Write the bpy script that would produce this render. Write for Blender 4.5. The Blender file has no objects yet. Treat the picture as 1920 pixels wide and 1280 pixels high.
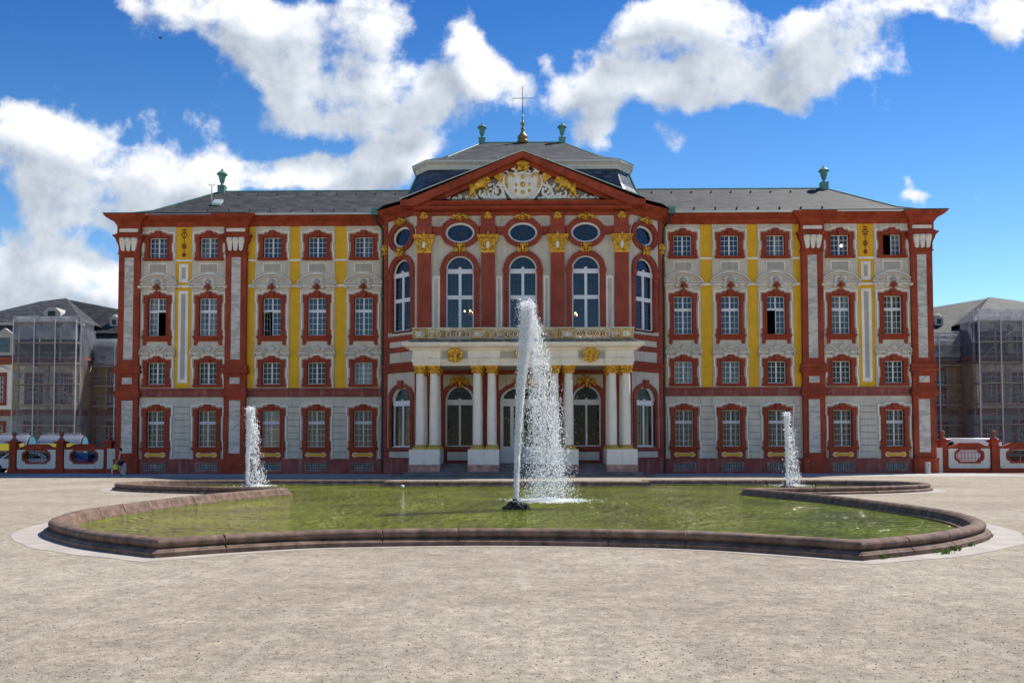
import bpy, bmesh, math, random
import numpy as np
from mathutils import Vector, Matrix, noise as mnoise
from mathutils.geometry import tessellate_polygon
R=math.radians; PI=math.pi; sin=math.sin; cos=math.cos
random.seed(7); rng=np.random.default_rng(11)
scene=bpy.context.scene; col=scene.collection

# ---------------------------------------------------------------- camera, sky, sun, exposure
cam_d=bpy.data.cameras.new('camera'); cam=bpy.data.objects.new('camera',cam_d); col.objects.link(cam)
cam_d.sensor_width=36; cam_d.lens=30.0; cam_d.shift_y=(781-640)/1920
cam_d.clip_start=0.1; cam_d.clip_end=3000
cam.matrix_world=Matrix.Translation((0,0,1.65))@Matrix.Rotation(R(90+2.2),4,'X')@Matrix.Rotation(R(-0.07),4,'Z')
scene.camera=cam
scene.view_settings.view_transform='Standard'; scene.view_settings.look='None'
scene.view_settings.gamma=1; scene.view_settings.exposure=0.50
SUN_EL,SUN_AZ=R(52),R(57)          # azimuth from +Y towards +X
sd=Vector((sin(SUN_AZ)*cos(SUN_EL),cos(SUN_AZ)*cos(SUN_EL),sin(SUN_EL)))
sl=bpy.data.lights.new('sun','SUN'); sl.energy=4.6; sl.angle=R(0.5); sl.color=(1,.95,.87)
so=bpy.data.objects.new('sun',sl); col.objects.link(so); so.rotation_euler=sd.to_track_quat('Z','Y').to_euler()

def px_dir(u,v):
    a=(u-960)/1600; b=(781-v)/1600; t=R(2.2)
    return a,-sin(t)*b+cos(t),cos(t)*b+sin(t)

world=bpy.data.worlds.new('World'); scene.world=world; world.use_nodes=True
def build_world():
    nt=world.node_tree; N=nt.nodes; L=nt.links; N.clear()
    # cloud density as a function of direction: q = (x/|y|, z/|y|)
    clouds=[(270,-5,80,40,.9),(380,25,110,55,1),(480,70,120,65,1),(590,120,120,70,1),(700,165,120,66,1),(790,185,70,50,.85),(600,215,90,34,.8),(560,20,110,45,.7),(660,60,80,40,.6),
            (872,75,34,42,.95),(895,135,52,40,.95),(965,162,46,28,.9),(1032,105,20,22,.8),(735,-18,80,14,.6),
            (1080,185,62,50,1.1),(1115,245,52,40,1.05),(1160,160,60,44,.85),
            (1205,60,62,42,.95),(1290,40,90,52,.95),(1400,55,120,68,1.05),(1520,95,100,54,1),(1420,150,120,48,1),(1290,185,95,36,.9),(1590,30,50,40,.8),(1470,200,60,26,.85),(1275,256,30,16,.8),
            (1770,0,110,30,1.1),(1880,40,60,42,1.15),(1830,10,90,30,1),
            (30,255,110,50,1),(150,275,100,55,1),(250,300,100,55,1),(320,350,90,45,.95),(110,345,120,50,.95),(200,395,110,36,.8),(390,350,60,30,.6),(90,420,60,30,.6),
            (470,320,75,40,1.05),(555,345,90,34,.95),(640,330,80,32,.95),(745,302,70,44,1.1),(690,310,60,36,.8),
            (20,555,190,54,1.1),(160,560,120,44,1.05),(50,505,100,36,.9),(60,455,80,26,.5),(1725,378,44,8,.5),(1840,505,14,26,.35),(1700,340,10,26,.3)]
    g=bpy.data.node_groups.new('cloud_density','ShaderNodeTree')
    g.interface.new_socket('V',in_out='INPUT',socket_type='NodeSocketVector')
    g.interface.new_socket('D',in_out='OUTPUT',socket_type='NodeSocketFloat')
    g.interface.new_socket('T',in_out='OUTPUT',socket_type='NodeSocketFloat'); gn=g.nodes; gl=g.links; gi=gn.new('NodeGroupInput'); go=gn.new('NodeGroupOutput')
    def vm(op,a,b=None,nn=gn,ll=gl):
        n=nn.new('ShaderNodeVectorMath'); n.operation=op
        for i,s in enumerate((a,b)):
            if s is None: continue
            if isinstance(s,(tuple,list)): n.inputs[i].default_value=s
            else: ll.new(s,n.inputs[i])
        return n
    def m(op,a,b=None,c=None,nn=gn,ll=gl,clamp=False):
        n=nn.new('ShaderNodeMath'); n.operation=op; n.use_clamp=clamp
        for i,s in enumerate((a,b,c)):
            if s is None: continue
            if isinstance(s,(int,float)): n.inputs[i].default_value=s
            else: ll.new(s,n.inputs[i])
        return n.outputs[0]
    V=gi.outputs[0]
    wn=gn.new('ShaderNodeTexNoise'); wn.inputs['Scale'].default_value=7; wn.inputs['Detail'].default_value=5; gl.new(V,wn.inputs['Vector'])
    w0=vm('SUBTRACT',wn.outputs['Color'],(.5,.5,.5)).outputs[0]
    w1=vm('SCALE',w0); w1.inputs['Scale'].default_value=.10
    W=vm('ADD',V,w1.outputs[0]).outputs[0]
    tot=None
    for (u,v,ru,rv,wt) in clouds:
        dx,dy,dz=px_dir(u,v)
        c=(dx/dy,0,dz/dy)
        s=vm('SUBTRACT',W,c).outputs[0]
        s2=vm('MULTIPLY',s,(1600/ru,0,1600/rv)).outputs[0]
        ln=vm('DOT_PRODUCT',s2,s2).outputs['Value']
        e=m('MULTIPLY',m('POWER',2.0,m('MULTIPLY',ln,-1.0)),wt)
        tot=e if tot is None else m('MAXIMUM',tot,e) if False else (m('ADD',tot,e))
    tot=m('MINIMUM',tot,1.12)
    fn=gn.new('ShaderNodeTexNoise'); fn.inputs['Scale'].default_value=12; fn.inputs['Detail'].default_value=9; fn.inputs['Roughness'].default_value=.6; gl.new(V,fn.inputs['Vector'])
    f=m('SUBTRACT',fn.outputs['Fac'],.5)
    d=m('ADD',m('SUBTRACT',tot,.66),m('MULTIPLY',f,3.3))
    gl.new(d,go.inputs[0]); gl.new(tot,go.inputs[1])
    # main
    tc=N.new('ShaderNodeTexCoord')
    sx=N.new('ShaderNodeSeparateXYZ'); L.new(tc.outputs['Generated'],sx.inputs[0])
    M=lambda *a,**k: m(*a,nn=N,ll=L,**k)
    ay=M('MAXIMUM',M('ABSOLUTE',sx.outputs['Y']),.12)
    qx=M('DIVIDE',sx.outputs['X'],ay); qz=M('DIVIDE',sx.outputs['Z'],ay)
    cb=N.new('ShaderNodeCombineXYZ'); L.new(qx,cb.inputs[0]); L.new(qz,cb.inputs[2])
    g1=N.new('ShaderNodeGroup'); g1.node_tree=g; L.new(cb.outputs[0],g1.inputs[0])
    off=vm('ADD',cb.outputs[0],(.028,0,.040),nn=N,ll=L)
    g2=N.new('ShaderNodeGroup'); g2.node_tree=g; L.new(off.outputs[0],g2.inputs[0])
    al=N.new('ShaderNodeMapRange'); al.interpolation_type='SMOOTHSTEP'
    al.inputs['From Min'].default_value=-.22; al.inputs['From Max'].default_value=.46; L.new(g1.outputs[0],al.inputs['Value'])
    dens=N.new('ShaderNodeMapRange'); dens.inputs['From Min'].default_value=.10; dens.inputs['From Max'].default_value=1.0; L.new(M('ADD',M('MULTIPLY',g2.outputs[0],.62),M('MULTIPLY',g2.outputs[1],.38)),dens.inputs['Value'])
    cr=N.new('ShaderNodeValToRGB'); cr.color_ramp.elements[0].color=(.95,.96,.98,1); cr.color_ramp.elements[1].color=(.40,.46,.55,1)
    e=cr.color_ramp.elements.new(.42); e.color=(.68,.73,.80,1); L.new(dens.outputs[0],cr.inputs['Fac'])
    sky=N.new('ShaderNodeTexSky'); sky.sky_type='NISHITA'; sky.sun_disc=False; sky.sun_elevation=SUN_EL; sky.sun_rotation=SUN_AZ
    sky.air_density=1.0; sky.dust_density=0.0; sky.ozone_density=4.0
    hs=N.new('ShaderNodeHueSaturation'); hs.inputs['Saturation'].default_value=1.24; hs.inputs['Value'].default_value=1.2; L.new(sky.outputs[0],hs.inputs['Color'])
    sc=vm('MULTIPLY',cr.outputs['Color'],(7.7,7.7,7.7),nn=N,ll=L)
    gr=N.new('ShaderNodeValToRGB'); gr.color_ramp.elements[0].color=(1.25,1.12,1.0,1); gr.color_ramp.elements[0].position=.08; gr.color_ramp.elements[1].color=(.46,.62,.80,1); gr.color_ramp.elements[1].position=.56
    L.new(qz,gr.inputs['Fac']); deep=vm('MULTIPLY',hs.outputs[0],gr.outputs['Color'],nn=N,ll=L)
    mx=N.new('ShaderNodeMix'); mx.data_type='RGBA'
    L.new(al.outputs[0],mx.inputs['Factor']); L.new(deep.outputs[0],mx.inputs['A']); L.new(sc.outputs[0],mx.inputs['B'])
    bg=N.new('ShaderNodeBackground'); bg.inputs['Strength'].default_value=.10; L.new(mx.outputs['Result'],bg.inputs['Color'])
    out=N.new('ShaderNodeOutputWorld'); L.new(bg.outputs[0],out.inputs['Surface'])
build_world()

# ---------------------------------------------------------------- materials
MATS={}
def srgb(r,g,b):
    f=lambda c:(c/255/12.92 if c/255<=.04045 else ((c/255+.055)/1.055)**2.4)
    return (f(r),f(g),f(b))
def mat(name,base,rough=.85,var=.18,scale=1.3,fine=14,bump=.15,streak=0.0,spec=.3,metal=0.0,grime=None,bdist=.01):
    m=bpy.data.materials.new(name); m.use_nodes=True; nt=m.node_tree; N=nt.nodes; L=nt.links
    b=N['Principled BSDF']; b.inputs['Roughness'].default_value=rough; b.inputs['Specular IOR Level'].default_value=spec
    b.inputs['Metallic'].default_value=metal
    ge=N.new('ShaderNodeNewGeometry')
    def noise(sc,det=4,vec=None,ro=.55):
        n=N.new('ShaderNodeTexNoise'); n.inputs['Scale'].default_value=sc; n.inputs['Detail'].default_value=det; n.inputs['Roughness'].default_value=ro
        L.new(vec or ge.outputs['Position'],n.inputs['Vector']); return n.outputs['Fac']
    def mix(f,a,bb,bt='MIX'):
        x=N.new('ShaderNodeMix'); x.data_type='RGBA'; x.blend_type=bt
        for k,s in (('Factor',f),('A',a),('B',bb)):
            if isinstance(s,(int,float)): x.inputs[k].default_value=s
            elif isinstance(s,tuple): x.inputs[k].default_value=(*s[:3],1)
            else: L.new(s,x.inputs[k])
        return x.outputs['Result']
    def ramp(s,a,bb):
        r=N.new('ShaderNodeMapRange'); r.inputs['From Min'].default_value=a; r.inputs['From Max'].default_value=bb; L.new(s,r.inputs['Value']); return r.outputs[0]
    c=mix(ramp(noise(scale),.3,.7),tuple(x*(1-var) for x in base),tuple(min(1,x*(1+var)) for x in base))
    c=mix(ramp(noise(fine,3),.3,.7),c,mix(1.0,c,(1+var*.6,)*3,'MULTIPLY')) if var>0 else c
    if streak>0:
        mp=N.new('ShaderNodeMapping'); mp.inputs['Scale'].default_value=(3.2,3.2,.22); L.new(ge.outputs['Position'],mp.inputs['Vector'])
        s=ramp(noise(1.5,5,mp.outputs[0]),.52,.75)
        ms=N.new('ShaderNodeMath'); ms.operation='MULTIPLY'; ms.inputs[1].default_value=streak; L.new(s,ms.inputs[0])
        c=mix(ms.outputs[0],c,grime or tuple(x*.45 for x in base))
    L.new(c,b.inputs['Base Color'])
    if bump>0:
        bp=N.new('ShaderNodeBump'); bp.inputs['Strength'].default_value=bump; bp.inputs['Distance'].default_value=bdist
        L.new(noise(fine*2.2,4),bp.inputs['Height']); L.new(bp.outputs[0],b.inputs['Normal'])
    MATS[name]=m; return m
RED=mat('red_stone',(.29,.050,.023),var=.28,streak=.6,bump=.12)
REDL=mat('red_stucco',(.30,.062,.038),var=.2,streak=.5)
PLN=mat('plinth_stone',(.25,.068,.055),var=.25,streak=.6,grime=(.40,.30,.26))
REDM=mat('window_red',(.29,.050,.023),var=.15,streak=.25)
YEL=mat('yellow_render',(.72,.40,.025),var=.10,streak=.3,grime=(.42,.22,.03))
GRY=mat('grey_render',(.57,.51,.42),var=.10,streak=.6,grime=(.31,.29,.26))
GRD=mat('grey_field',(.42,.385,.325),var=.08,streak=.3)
WHT=mat('white_moulding',(.84,.79,.70),var=.08,streak=.5,grime=(.33,.31,.28))
COLM=mat('column_stone',(.76,.70,.60),var=.07,streak=.3,grime=(.40,.38,.33))
ROUGH=mat('weathered_base_stone',(.36,.20,.16),var=.5,scale=2.5,streak=.5,grime=(.42,.36,.28))
SASH=mat('white_paint',(.74,.75,.76),var=.03,bump=.02,rough=.5)
GOLD=mat('gilding',(.62,.34,.035),rough=.42,var=.5,scale=6,fine=10,bump=1.0,bdist=.04,metal=.45,spec=.5)
LEAD=mat('lead_bar',(.12,.12,.12),var=0,bump=0)
COPPER=mat('verdigris',(.09,.23,.19),var=.3,rough=.6)
GUT=mat('gutter_metal',(.50,.55,.50),var=.15,rough=.4,metal=.3)
PIPE=mat('pipe_metal',(.03,.05,.045),var=.2,rough=.5)
DARK=mat('dark_interior',(.008,.008,.010),var=0,bump=0)
STEP=mat('step_stone',(.16,.13,.125),var=.25)
IRON=mat('iron',(.03,.03,.035),var=0,bump=0)
BARM=mat('bar_paint',(.22,.23,.24),var=0,bump=0)
IRONW=mat('pale_iron',(.42,.45,.47),var=0,bump=0)
TYMP=mat('relief_stucco',(.78,.75,.68),var=.10)
TYMB=mat('tympanum_grey',(.40,.38,.35),var=.1,streak=.3)

def pane_mat(name,base,rough=.06,ior=1.8):
    m=bpy.data.materials.new(name); m.use_nodes=True; nt=m.node_tree; N=nt.nodes; L=nt.links; b=N['Principled BSDF']
    b.inputs['Base Color'].default_value=(*base,1); b.inputs['Roughness'].default_value=rough; b.inputs['IOR'].default_value=ior
    ge=N.new('ShaderNodeNewGeometry'); n=N.new('ShaderNodeTexNoise'); n.inputs['Scale'].default_value=2.2; L.new(ge.outputs['Position'],n.inputs['Vector'])
    bp=N.new('ShaderNodeBump'); bp.inputs['Strength'].default_value=.5; bp.inputs['Distance'].default_value=.02; L.new(n.outputs['Fac'],bp.inputs['Height']); L.new(bp.outputs[0],b.inputs['Normal'])
    n2=N.new('ShaderNodeTexNoise'); n2.inputs['Scale'].default_value=1.4; L.new(ge.outputs['Position'],n2.inputs['Vector'])
    x=N.new('ShaderNodeMix'); x.data_type='RGBA'; x.inputs['A'].default_value=(*[c*.5 for c in base],1); x.inputs['B'].default_value=(*[c*1.5 for c in base],1)
    L.new(n2.outputs['Fac'],x.inputs['Factor']); L.new(x.outputs['Result'],b.inputs['Base Color'])
    return m
P_DARK=pane_mat('glass_dark',(.006,.007,.010),ior=1.38)
P_PORCH=pane_mat('porch_glass',(.003,.0035,.005),ior=1.25)
P_BLUE=pane_mat('glass_blue',(.012,.026,.060),ior=1.62)
def curtain_mat(name,a,b,ior=1.5):
    m=pane_mat(name,a,ior=ior); N=m.node_tree.nodes; L=m.node_tree.links; bs=N['Principled BSDF']
    ge=N.new('ShaderNodeNewGeometry'); mp=N.new('ShaderNodeMapping'); mp.inputs['Scale'].default_value=(2.6,2.6,.35); L.new(ge.outputs['Position'],mp.inputs['Vector'])
    n=N.new('ShaderNodeTexNoise'); n.inputs['Scale'].default_value=1.2; n.inputs['Detail'].default_value=4; L.new(mp.outputs[0],n.inputs['Vector'])
    r=N.new('ShaderNodeValToRGB'); r.color_ramp.elements[0].position=.42; r.color_ramp.elements[0].color=(*a,1); r.color_ramp.elements[1].position=.58; r.color_ramp.elements[1].color=(*b,1)
    L.new(n.outputs['Fac'],r.inputs['Fac']); L.new(r.outputs[0],bs.inputs['Base Color']); return m
P_PALE=curtain_mat('glass_curtained',(.018,.026,.045),(.13,.145,.16),1.6)
P_GRN=curtain_mat('glass_olive',(.008,.008,.008),(.085,.080,.045),1.4)
def clear_glass():
    m=bpy.data.materials.new('clear_glass'); m.use_nodes=True; N=m.node_tree.nodes; L=m.node_tree.links; N.clear()
    o=N.new('ShaderNodeOutputMaterial'); mx=N.new('ShaderNodeMixShader'); t=N.new('ShaderNodeBsdfTransparent'); g=N.new('ShaderNodeBsdfGlossy'); lw=N.new('ShaderNodeLayerWeight')
    pw=N.new('ShaderNodeMath'); pw.operation='POWER'; pw.inputs[1].default_value=3.5; L.new(lw.outputs['Facing'],pw.inputs[0]); lw.inputs['Blend'].default_value=.5
    f=N.new('ShaderNodeMath'); f.operation='MULTIPLY_ADD'; f.inputs[1].default_value=.8; f.inputs[2].default_value=.07; L.new(pw.outputs[0],f.inputs[0])
    t.inputs[0].default_value=(.7,.76,.85,1); g.inputs['Roughness'].default_value=.05
    g.inputs[0].default_value=(.8,.87,1,1)
    L.new(f.outputs[0],mx.inputs[0]); L.new(t.outputs[0],mx.inputs[1]); L.new(g.outputs[0],mx.inputs[2]); L.new(mx.outputs[0],o.inputs[0]); return m
CLEAR=clear_glass()
def slate_mat(name,base,sz=1.7,rough=.45):
    m=bpy.data.materials.new(name); m.use_nodes=True; N=m.node_tree.nodes; L=m.node_tree.links; b=N['Principled BSDF']
    ge=N.new('ShaderNodeNewGeometry'); s=N.new('ShaderNodeSeparateXYZ'); L.new(ge.outputs['Position'],s.inputs[0])
    a=N.new('ShaderNodeMath'); a.operation='ADD'; L.new(s.outputs[0],a.inputs[0]); L.new(s.outputs[1],a.inputs[1])
    zz=N.new('ShaderNodeMath'); zz.operation='MULTIPLY'; zz.inputs[1].default_value=1.7; L.new(s.outputs[2],zz.inputs[0])
    c=N.new('ShaderNodeCombineXYZ'); L.new(a.outputs[0],c.inputs[0]); L.new(zz.outputs[0],c.inputs[1])
    br=N.new('ShaderNodeTexBrick'); br.inputs['Scale'].default_value=1; br.inputs['Brick Width'].default_value=.34*sz; br.inputs['Row Height'].default_value=.17*sz
    br.inputs['Mortar Size'].default_value=.02; br.inputs['Color1'].default_value=(*[x*.55 for x in base],1); br.inputs['Color2'].default_value=(*[x*1.5 for x in base],1)
    br.inputs['Mortar'].default_value=(*[x*.45 for x in base],1); L.new(c.outputs[0],br.inputs['Vector'])
    n=N.new('ShaderNodeTexNoise'); n.inputs['Scale'].default_value=.9; n.inputs['Detail'].default_value=6; L.new(ge.outputs['Position'],n.inputs['Vector'])
    mr=N.new('ShaderNodeMapRange'); mr.inputs['From Min'].default_value=.3; mr.inputs['From Max'].default_value=.7; mr.inputs['To Min'].default_value=.75; mr.inputs['To Max'].default_value=1.3; L.new(n.outputs['Fac'],mr.inputs['Value'])
    x=N.new('ShaderNodeMix'); x.data_type='RGBA'; x.blend_type='MULTIPLY'; x.inputs['Factor'].default_value=1; L.new(br.outputs['Color'],x.inputs['A']); L.new(mr.outputs[0],x.inputs['B'])
    L.new(x.outputs['Result'],b.inputs['Base Color']); b.inputs['Roughness'].default_value=rough; b.inputs['Specular IOR Level'].default_value=.3 if rough>.6 else .5
    bp=N.new('ShaderNodeBump'); bp.inputs['Strength'].default_value=.7; bp.inputs['Distance'].default_value=.02; L.new(br.outputs['Color'],bp.inputs['Height']); L.new(bp.outputs[0],b.inputs['Normal'])
    return m
SLATE=slate_mat('slate',(.046,.046,.044),rough=.75); SLATED=slate_mat('slate_dark',(.055,.065,.085),rough=.38)
def marble_mat():
    m=bpy.data.materials.new('marble'); m.use_nodes=True; N=m.node_tree.nodes; L=m.node_tree.links; b=N['Principled BSDF']
    ge=N.new('ShaderNodeNewGeometry'); mp=N.new('ShaderNodeMapping'); mp.inputs['Rotation'].default_value=(0,R(28),0); mp.inputs['Scale'].default_value=(.6,.6,1.6); L.new(ge.outputs['Position'],mp.inputs['Vector'])
    n=N.new('ShaderNodeTexNoise'); n.inputs['Scale'].default_value=1.5; n.inputs['Detail'].default_value=8; n.inputs['Distortion'].default_value=1.6; L.new(mp.outputs[0],n.inputs['Vector'])
    r=N.new('ShaderNodeValToRGB'); r.color_ramp.elements[0].position=.33; r.color_ramp.elements[0].color=(.42,.385,.34,1); r.color_ramp.elements[1].position=.68; r.color_ramp.elements[1].color=(.66,.60,.53,1)
    e=r.color_ramp.elements.new(.5); e.color=(.57,.52,.46,1); e=r.color_ramp.elements.new(.47); e.color=(.45,.405,.36,1)
    L.new(n.outputs['Fac'],r.inputs[0]); L.new(r.outputs[0],b.inputs['Base Color']); b.inputs['Roughness'].default_value=.6; return m
MARB=marble_mat(); HOOD=mat('hood_stucco',(.68,.62,.53),var=.08,streak=.4)

# ---------------------------------------------------------------- mesh builder
class MB:
    def __init__(s): s.v=[]; s.f=[]
    def add(s,vs,fs):
        o=len(s.v); s.v+= [tuple(p) for p in vs]; s.f+=[tuple(i+o for i in f) for f in fs]; return s
    def box(s,x0,x1,y0,y1,z0,z1):
        return s.add([(x0,y0,z0),(x1,y0,z0),(x1,y1,z0),(x0,y1,z0),(x0,y0,z1),(x1,y0,z1),(x1,y1,z1),(x0,y1,z1)],
                     [(0,1,5,4),(1,2,6,5),(2,3,7,6),(3,0,4,7),(4,5,6,7),(3,2,1,0)])
    def plate(s,outer,y0,y1,holes=()):      # outline in x,z; front at y0, sides back to y1
        loops=[[Vector((p[0],p[1],0)) for p in outer]]+[[Vector((p[0],p[1],0)) for p in h] for h in holes]
        tri=tessellate_polygon(loops); flat=[p for l in loops for p in l]
        s.add([(p.x,y0,p.y) for p in flat],[tuple(t) for t in tri])
        o=0
        for l in loops:
            n=len(l); vs=[(p.x,y0,p.y) for p in l]+[(p.x,y1,p.y) for p in l]
            s.add(vs,[(i,(i+1)%n,n+(i+1)%n,n+i) for i in range(n)])
        return s
    def prism(s,poly,z0,z1):                # outline in x,y
        n=len(poly); tri=tessellate_polygon([[Vector((p[0],p[1],0)) for p in poly]])
        s.add([(p[0],p[1],z1) for p in poly],[tuple(t) for t in tri]); s.add([(p[0],p[1],z0) for p in poly],[tuple(t) for t in tri])
        s.add([(p[0],p[1],z0) for p in poly]+[(p[0],p[1],z1) for p in poly],[(i,(i+1)%n,n+(i+1)%n,n+i) for i in range(n)]); return s
    def lathe(s,prof,c=(0,0,0),n=14,sx=1,sy=1):
        vs=[]; fs=[]
        for r,z in prof:
            for k in range(n):
                a=2*PI*k/n; vs.append((c[0]+r*sx*cos(a),c[1]+r*sy*sin(a),c[2]+z))
        for j in range(len(prof)-1):
            for k in range(n): fs.append((j*n+k,j*n+(k+1)%n,(j+1)*n+(k+1)%n,(j+1)*n+k))
        fs.append(tuple(range(n))); fs.append(tuple((len(prof)-1)*n+k for k in range(n)))
        return s.add(vs,fs)
    def tube(s,pts,r,n=6,cap=True):
        pts=[Vector(p) for p in pts]; rs=r if isinstance(r,(list,tuple)) else [r]*len(pts)
        vs=[];fs=[]; ref=None
        for i,p in enumerate(pts):
            d=(pts[min(i+1,len(pts)-1)]-pts[max(i-1,0)]).normalized()
            if ref is None: ref=Vector((0,0,1)) if abs(d.z)<.9 else Vector((0,1,0))
            a=d.cross(ref); 
            if a.length<1e-4: a=d.cross(Vector((1,0,0)))
            a.normalize(); b=a.cross(d).normalized(); ref=b
            for k in range(n):
                t=2*PI*k/n; vs.append(p+a*rs[i]*cos(t)+b*rs[i]*sin(t))
        for j in range(len(pts)-1):
            for k in range(n): fs.append((j*n+k,j*n+(k+1)%n,(j+1)*n+(k+1)%n,(j+1)*n+k))
        if cap: fs.append(tuple(range(n))); fs.append(tuple((len(pts)-1)*n+k for k in range(n)))
        return s.add(vs,fs)
    def blob(s,c,rx,ry,rz,n=8,m=5,rot=0):
        vs=[];fs=[]; ca,sa=cos(rot),sin(rot)
        for j in range(m+1):
            ph=-PI/2+PI*j/m
            for k in range(n):
                t=2*PI*k/n; x=rx*cos(ph)*cos(t); y=ry*cos(ph)*sin(t); z=rz*sin(ph)
                vs.append((c[0]+x*ca-z*sa,c[1]+y,c[2]+x*sa+z*ca))
        for j in range(m):
            for k in range(n): fs.append((j*n+k,j*n+(k+1)%n,(j+1)*n+(k+1)%n,(j+1)*n+k))
        return s.add(vs,fs)
    def sweep(s,path,prof,closed=False,scales=None):   # plan path (x,y), profile (outward offset,z)
        n=len(path); P=[Vector((p[0],p[1])) for p in path]; vs=[]; m=len(prof)
        for i in range(n):
            a=P[i-1] if (i>0 or closed) else None; b=P[(i+1)%n] if (i<n-1 or closed) else None
            ds=[]
            if a is not None: ds.append((P[i]-a).normalized())
            if b is not None: ds.append((b-P[i]).normalized())
            ns=[Vector((d.y,-d.x)) for d in ds]
            if len(ns)==2:
                k=max(1+ns[0].dot(ns[1]),.35); nn=(ns[0]+ns[1])/k
            else: nn=ns[0]
            sc=scales[i] if scales else 1
            for (o,z) in prof: vs.append((P[i].x+nn.x*o*sc,P[i].y+nn.y*o*sc,z if z<0 or not scales else z*sc))
        fs=[]
        for i in range(n if closed else n-1):
            j=(i+1)%n
            for k in range(m-1): fs.append((i*m+k,j*m+k,j*m+k+1,i*m+k+1))
        if not closed: fs.append(tuple(range(m))); fs.append(tuple((n-1)*m+k for k in range(m)))
        return s.add(vs,fs)
    def mirror(s):
        o=len(s.v); v=list(s.v); f=list(s.f)
        s.v+=[(-x,y,z) for x,y,z in v]; s.f+=[tuple(i+o for i in q) for q in f]; return s
    def shift(s,dx=0,dy=0,dz=0): s.v=[(x+dx,y+dy,z+dz) for x,y,z in s.v]; return s
    def rotz(s,a,c=(0,0)):
        ca,sa=cos(a),sin(a); s.v=[(c[0]+(x-c[0])*ca-(y-c[1])*sa,c[1]+(x-c[0])*sa+(y-c[1])*ca,z) for x,y,z in s.v]; return s
    def build(s,name,mt,parent=None,smooth=False,loc=None,rz=0,recalc=True):
        me=bpy.data.meshes.new(name); me.from_pydata(s.v,[],s.f)
        if recalc:
            bm=bmesh.new(); bm.from_mesh(me); bmesh.ops.recalc_face_normals(bm,faces=bm.faces); bm.to_mesh(me); bm.free()
        if smooth: me.shade_smooth()
        me.materials.append(mt)
        o=bpy.data.objects.new(name,me); col.objects.link(o)
        if parent is not None: o.parent=parent
        if loc is not None: o.location=loc
        o.rotation_euler.z=rz
        return o
def tag(o,label=None,cat=None,group=None,kind=None):
    if label: o['label']=label
    if cat: o['category']=cat
    if group: o['group']=group
    if kind: o['kind']=kind
    return o
def empty(name,loc,rz=0,label=None,cat=None,group=None):
    o=bpy.data.objects.new(name,None); col.objects.link(o); o.location=loc; o.rotation_euler.z=rz
    return tag(o,label,cat,group)
KIDS={}
def copy_tree(o,parent=None,loc=None,rz=None):
    c=o.copy(); col.objects.link(c)
    if parent is not None: c.parent=parent
    if loc is not None: c.location=loc
    if rz is not None: c.rotation_euler.z=rz
    for ch in [k for k in bpy.data.objects if k.parent==o]: copy_tree(ch,c)
    return c
def arcpts(cx,cz,rx,rz,a0,a1,n): return [(cx+rx*cos(R(a0+(a1-a0)*i/n)),cz+rz*sin(R(a0+(a1-a0)*i/n))) for i in range(n+1)]
def ell(cx,cz,rx,rz,n=28): return [(cx+rx*cos(2*PI*i/n),cz+rz*sin(2*PI*i/n)) for i in range(n)]
def rect(x0,x1,z0,z1): return [(x0,z0),(x1,z0),(x1,z1),(x0,z1)]
def archp(hw,z0,zs,rz=None,n=16): return [(-hw,z0),(hw,z0)]+arcpts(0,zs,hw,rz or hw,0,180,n)

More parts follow.
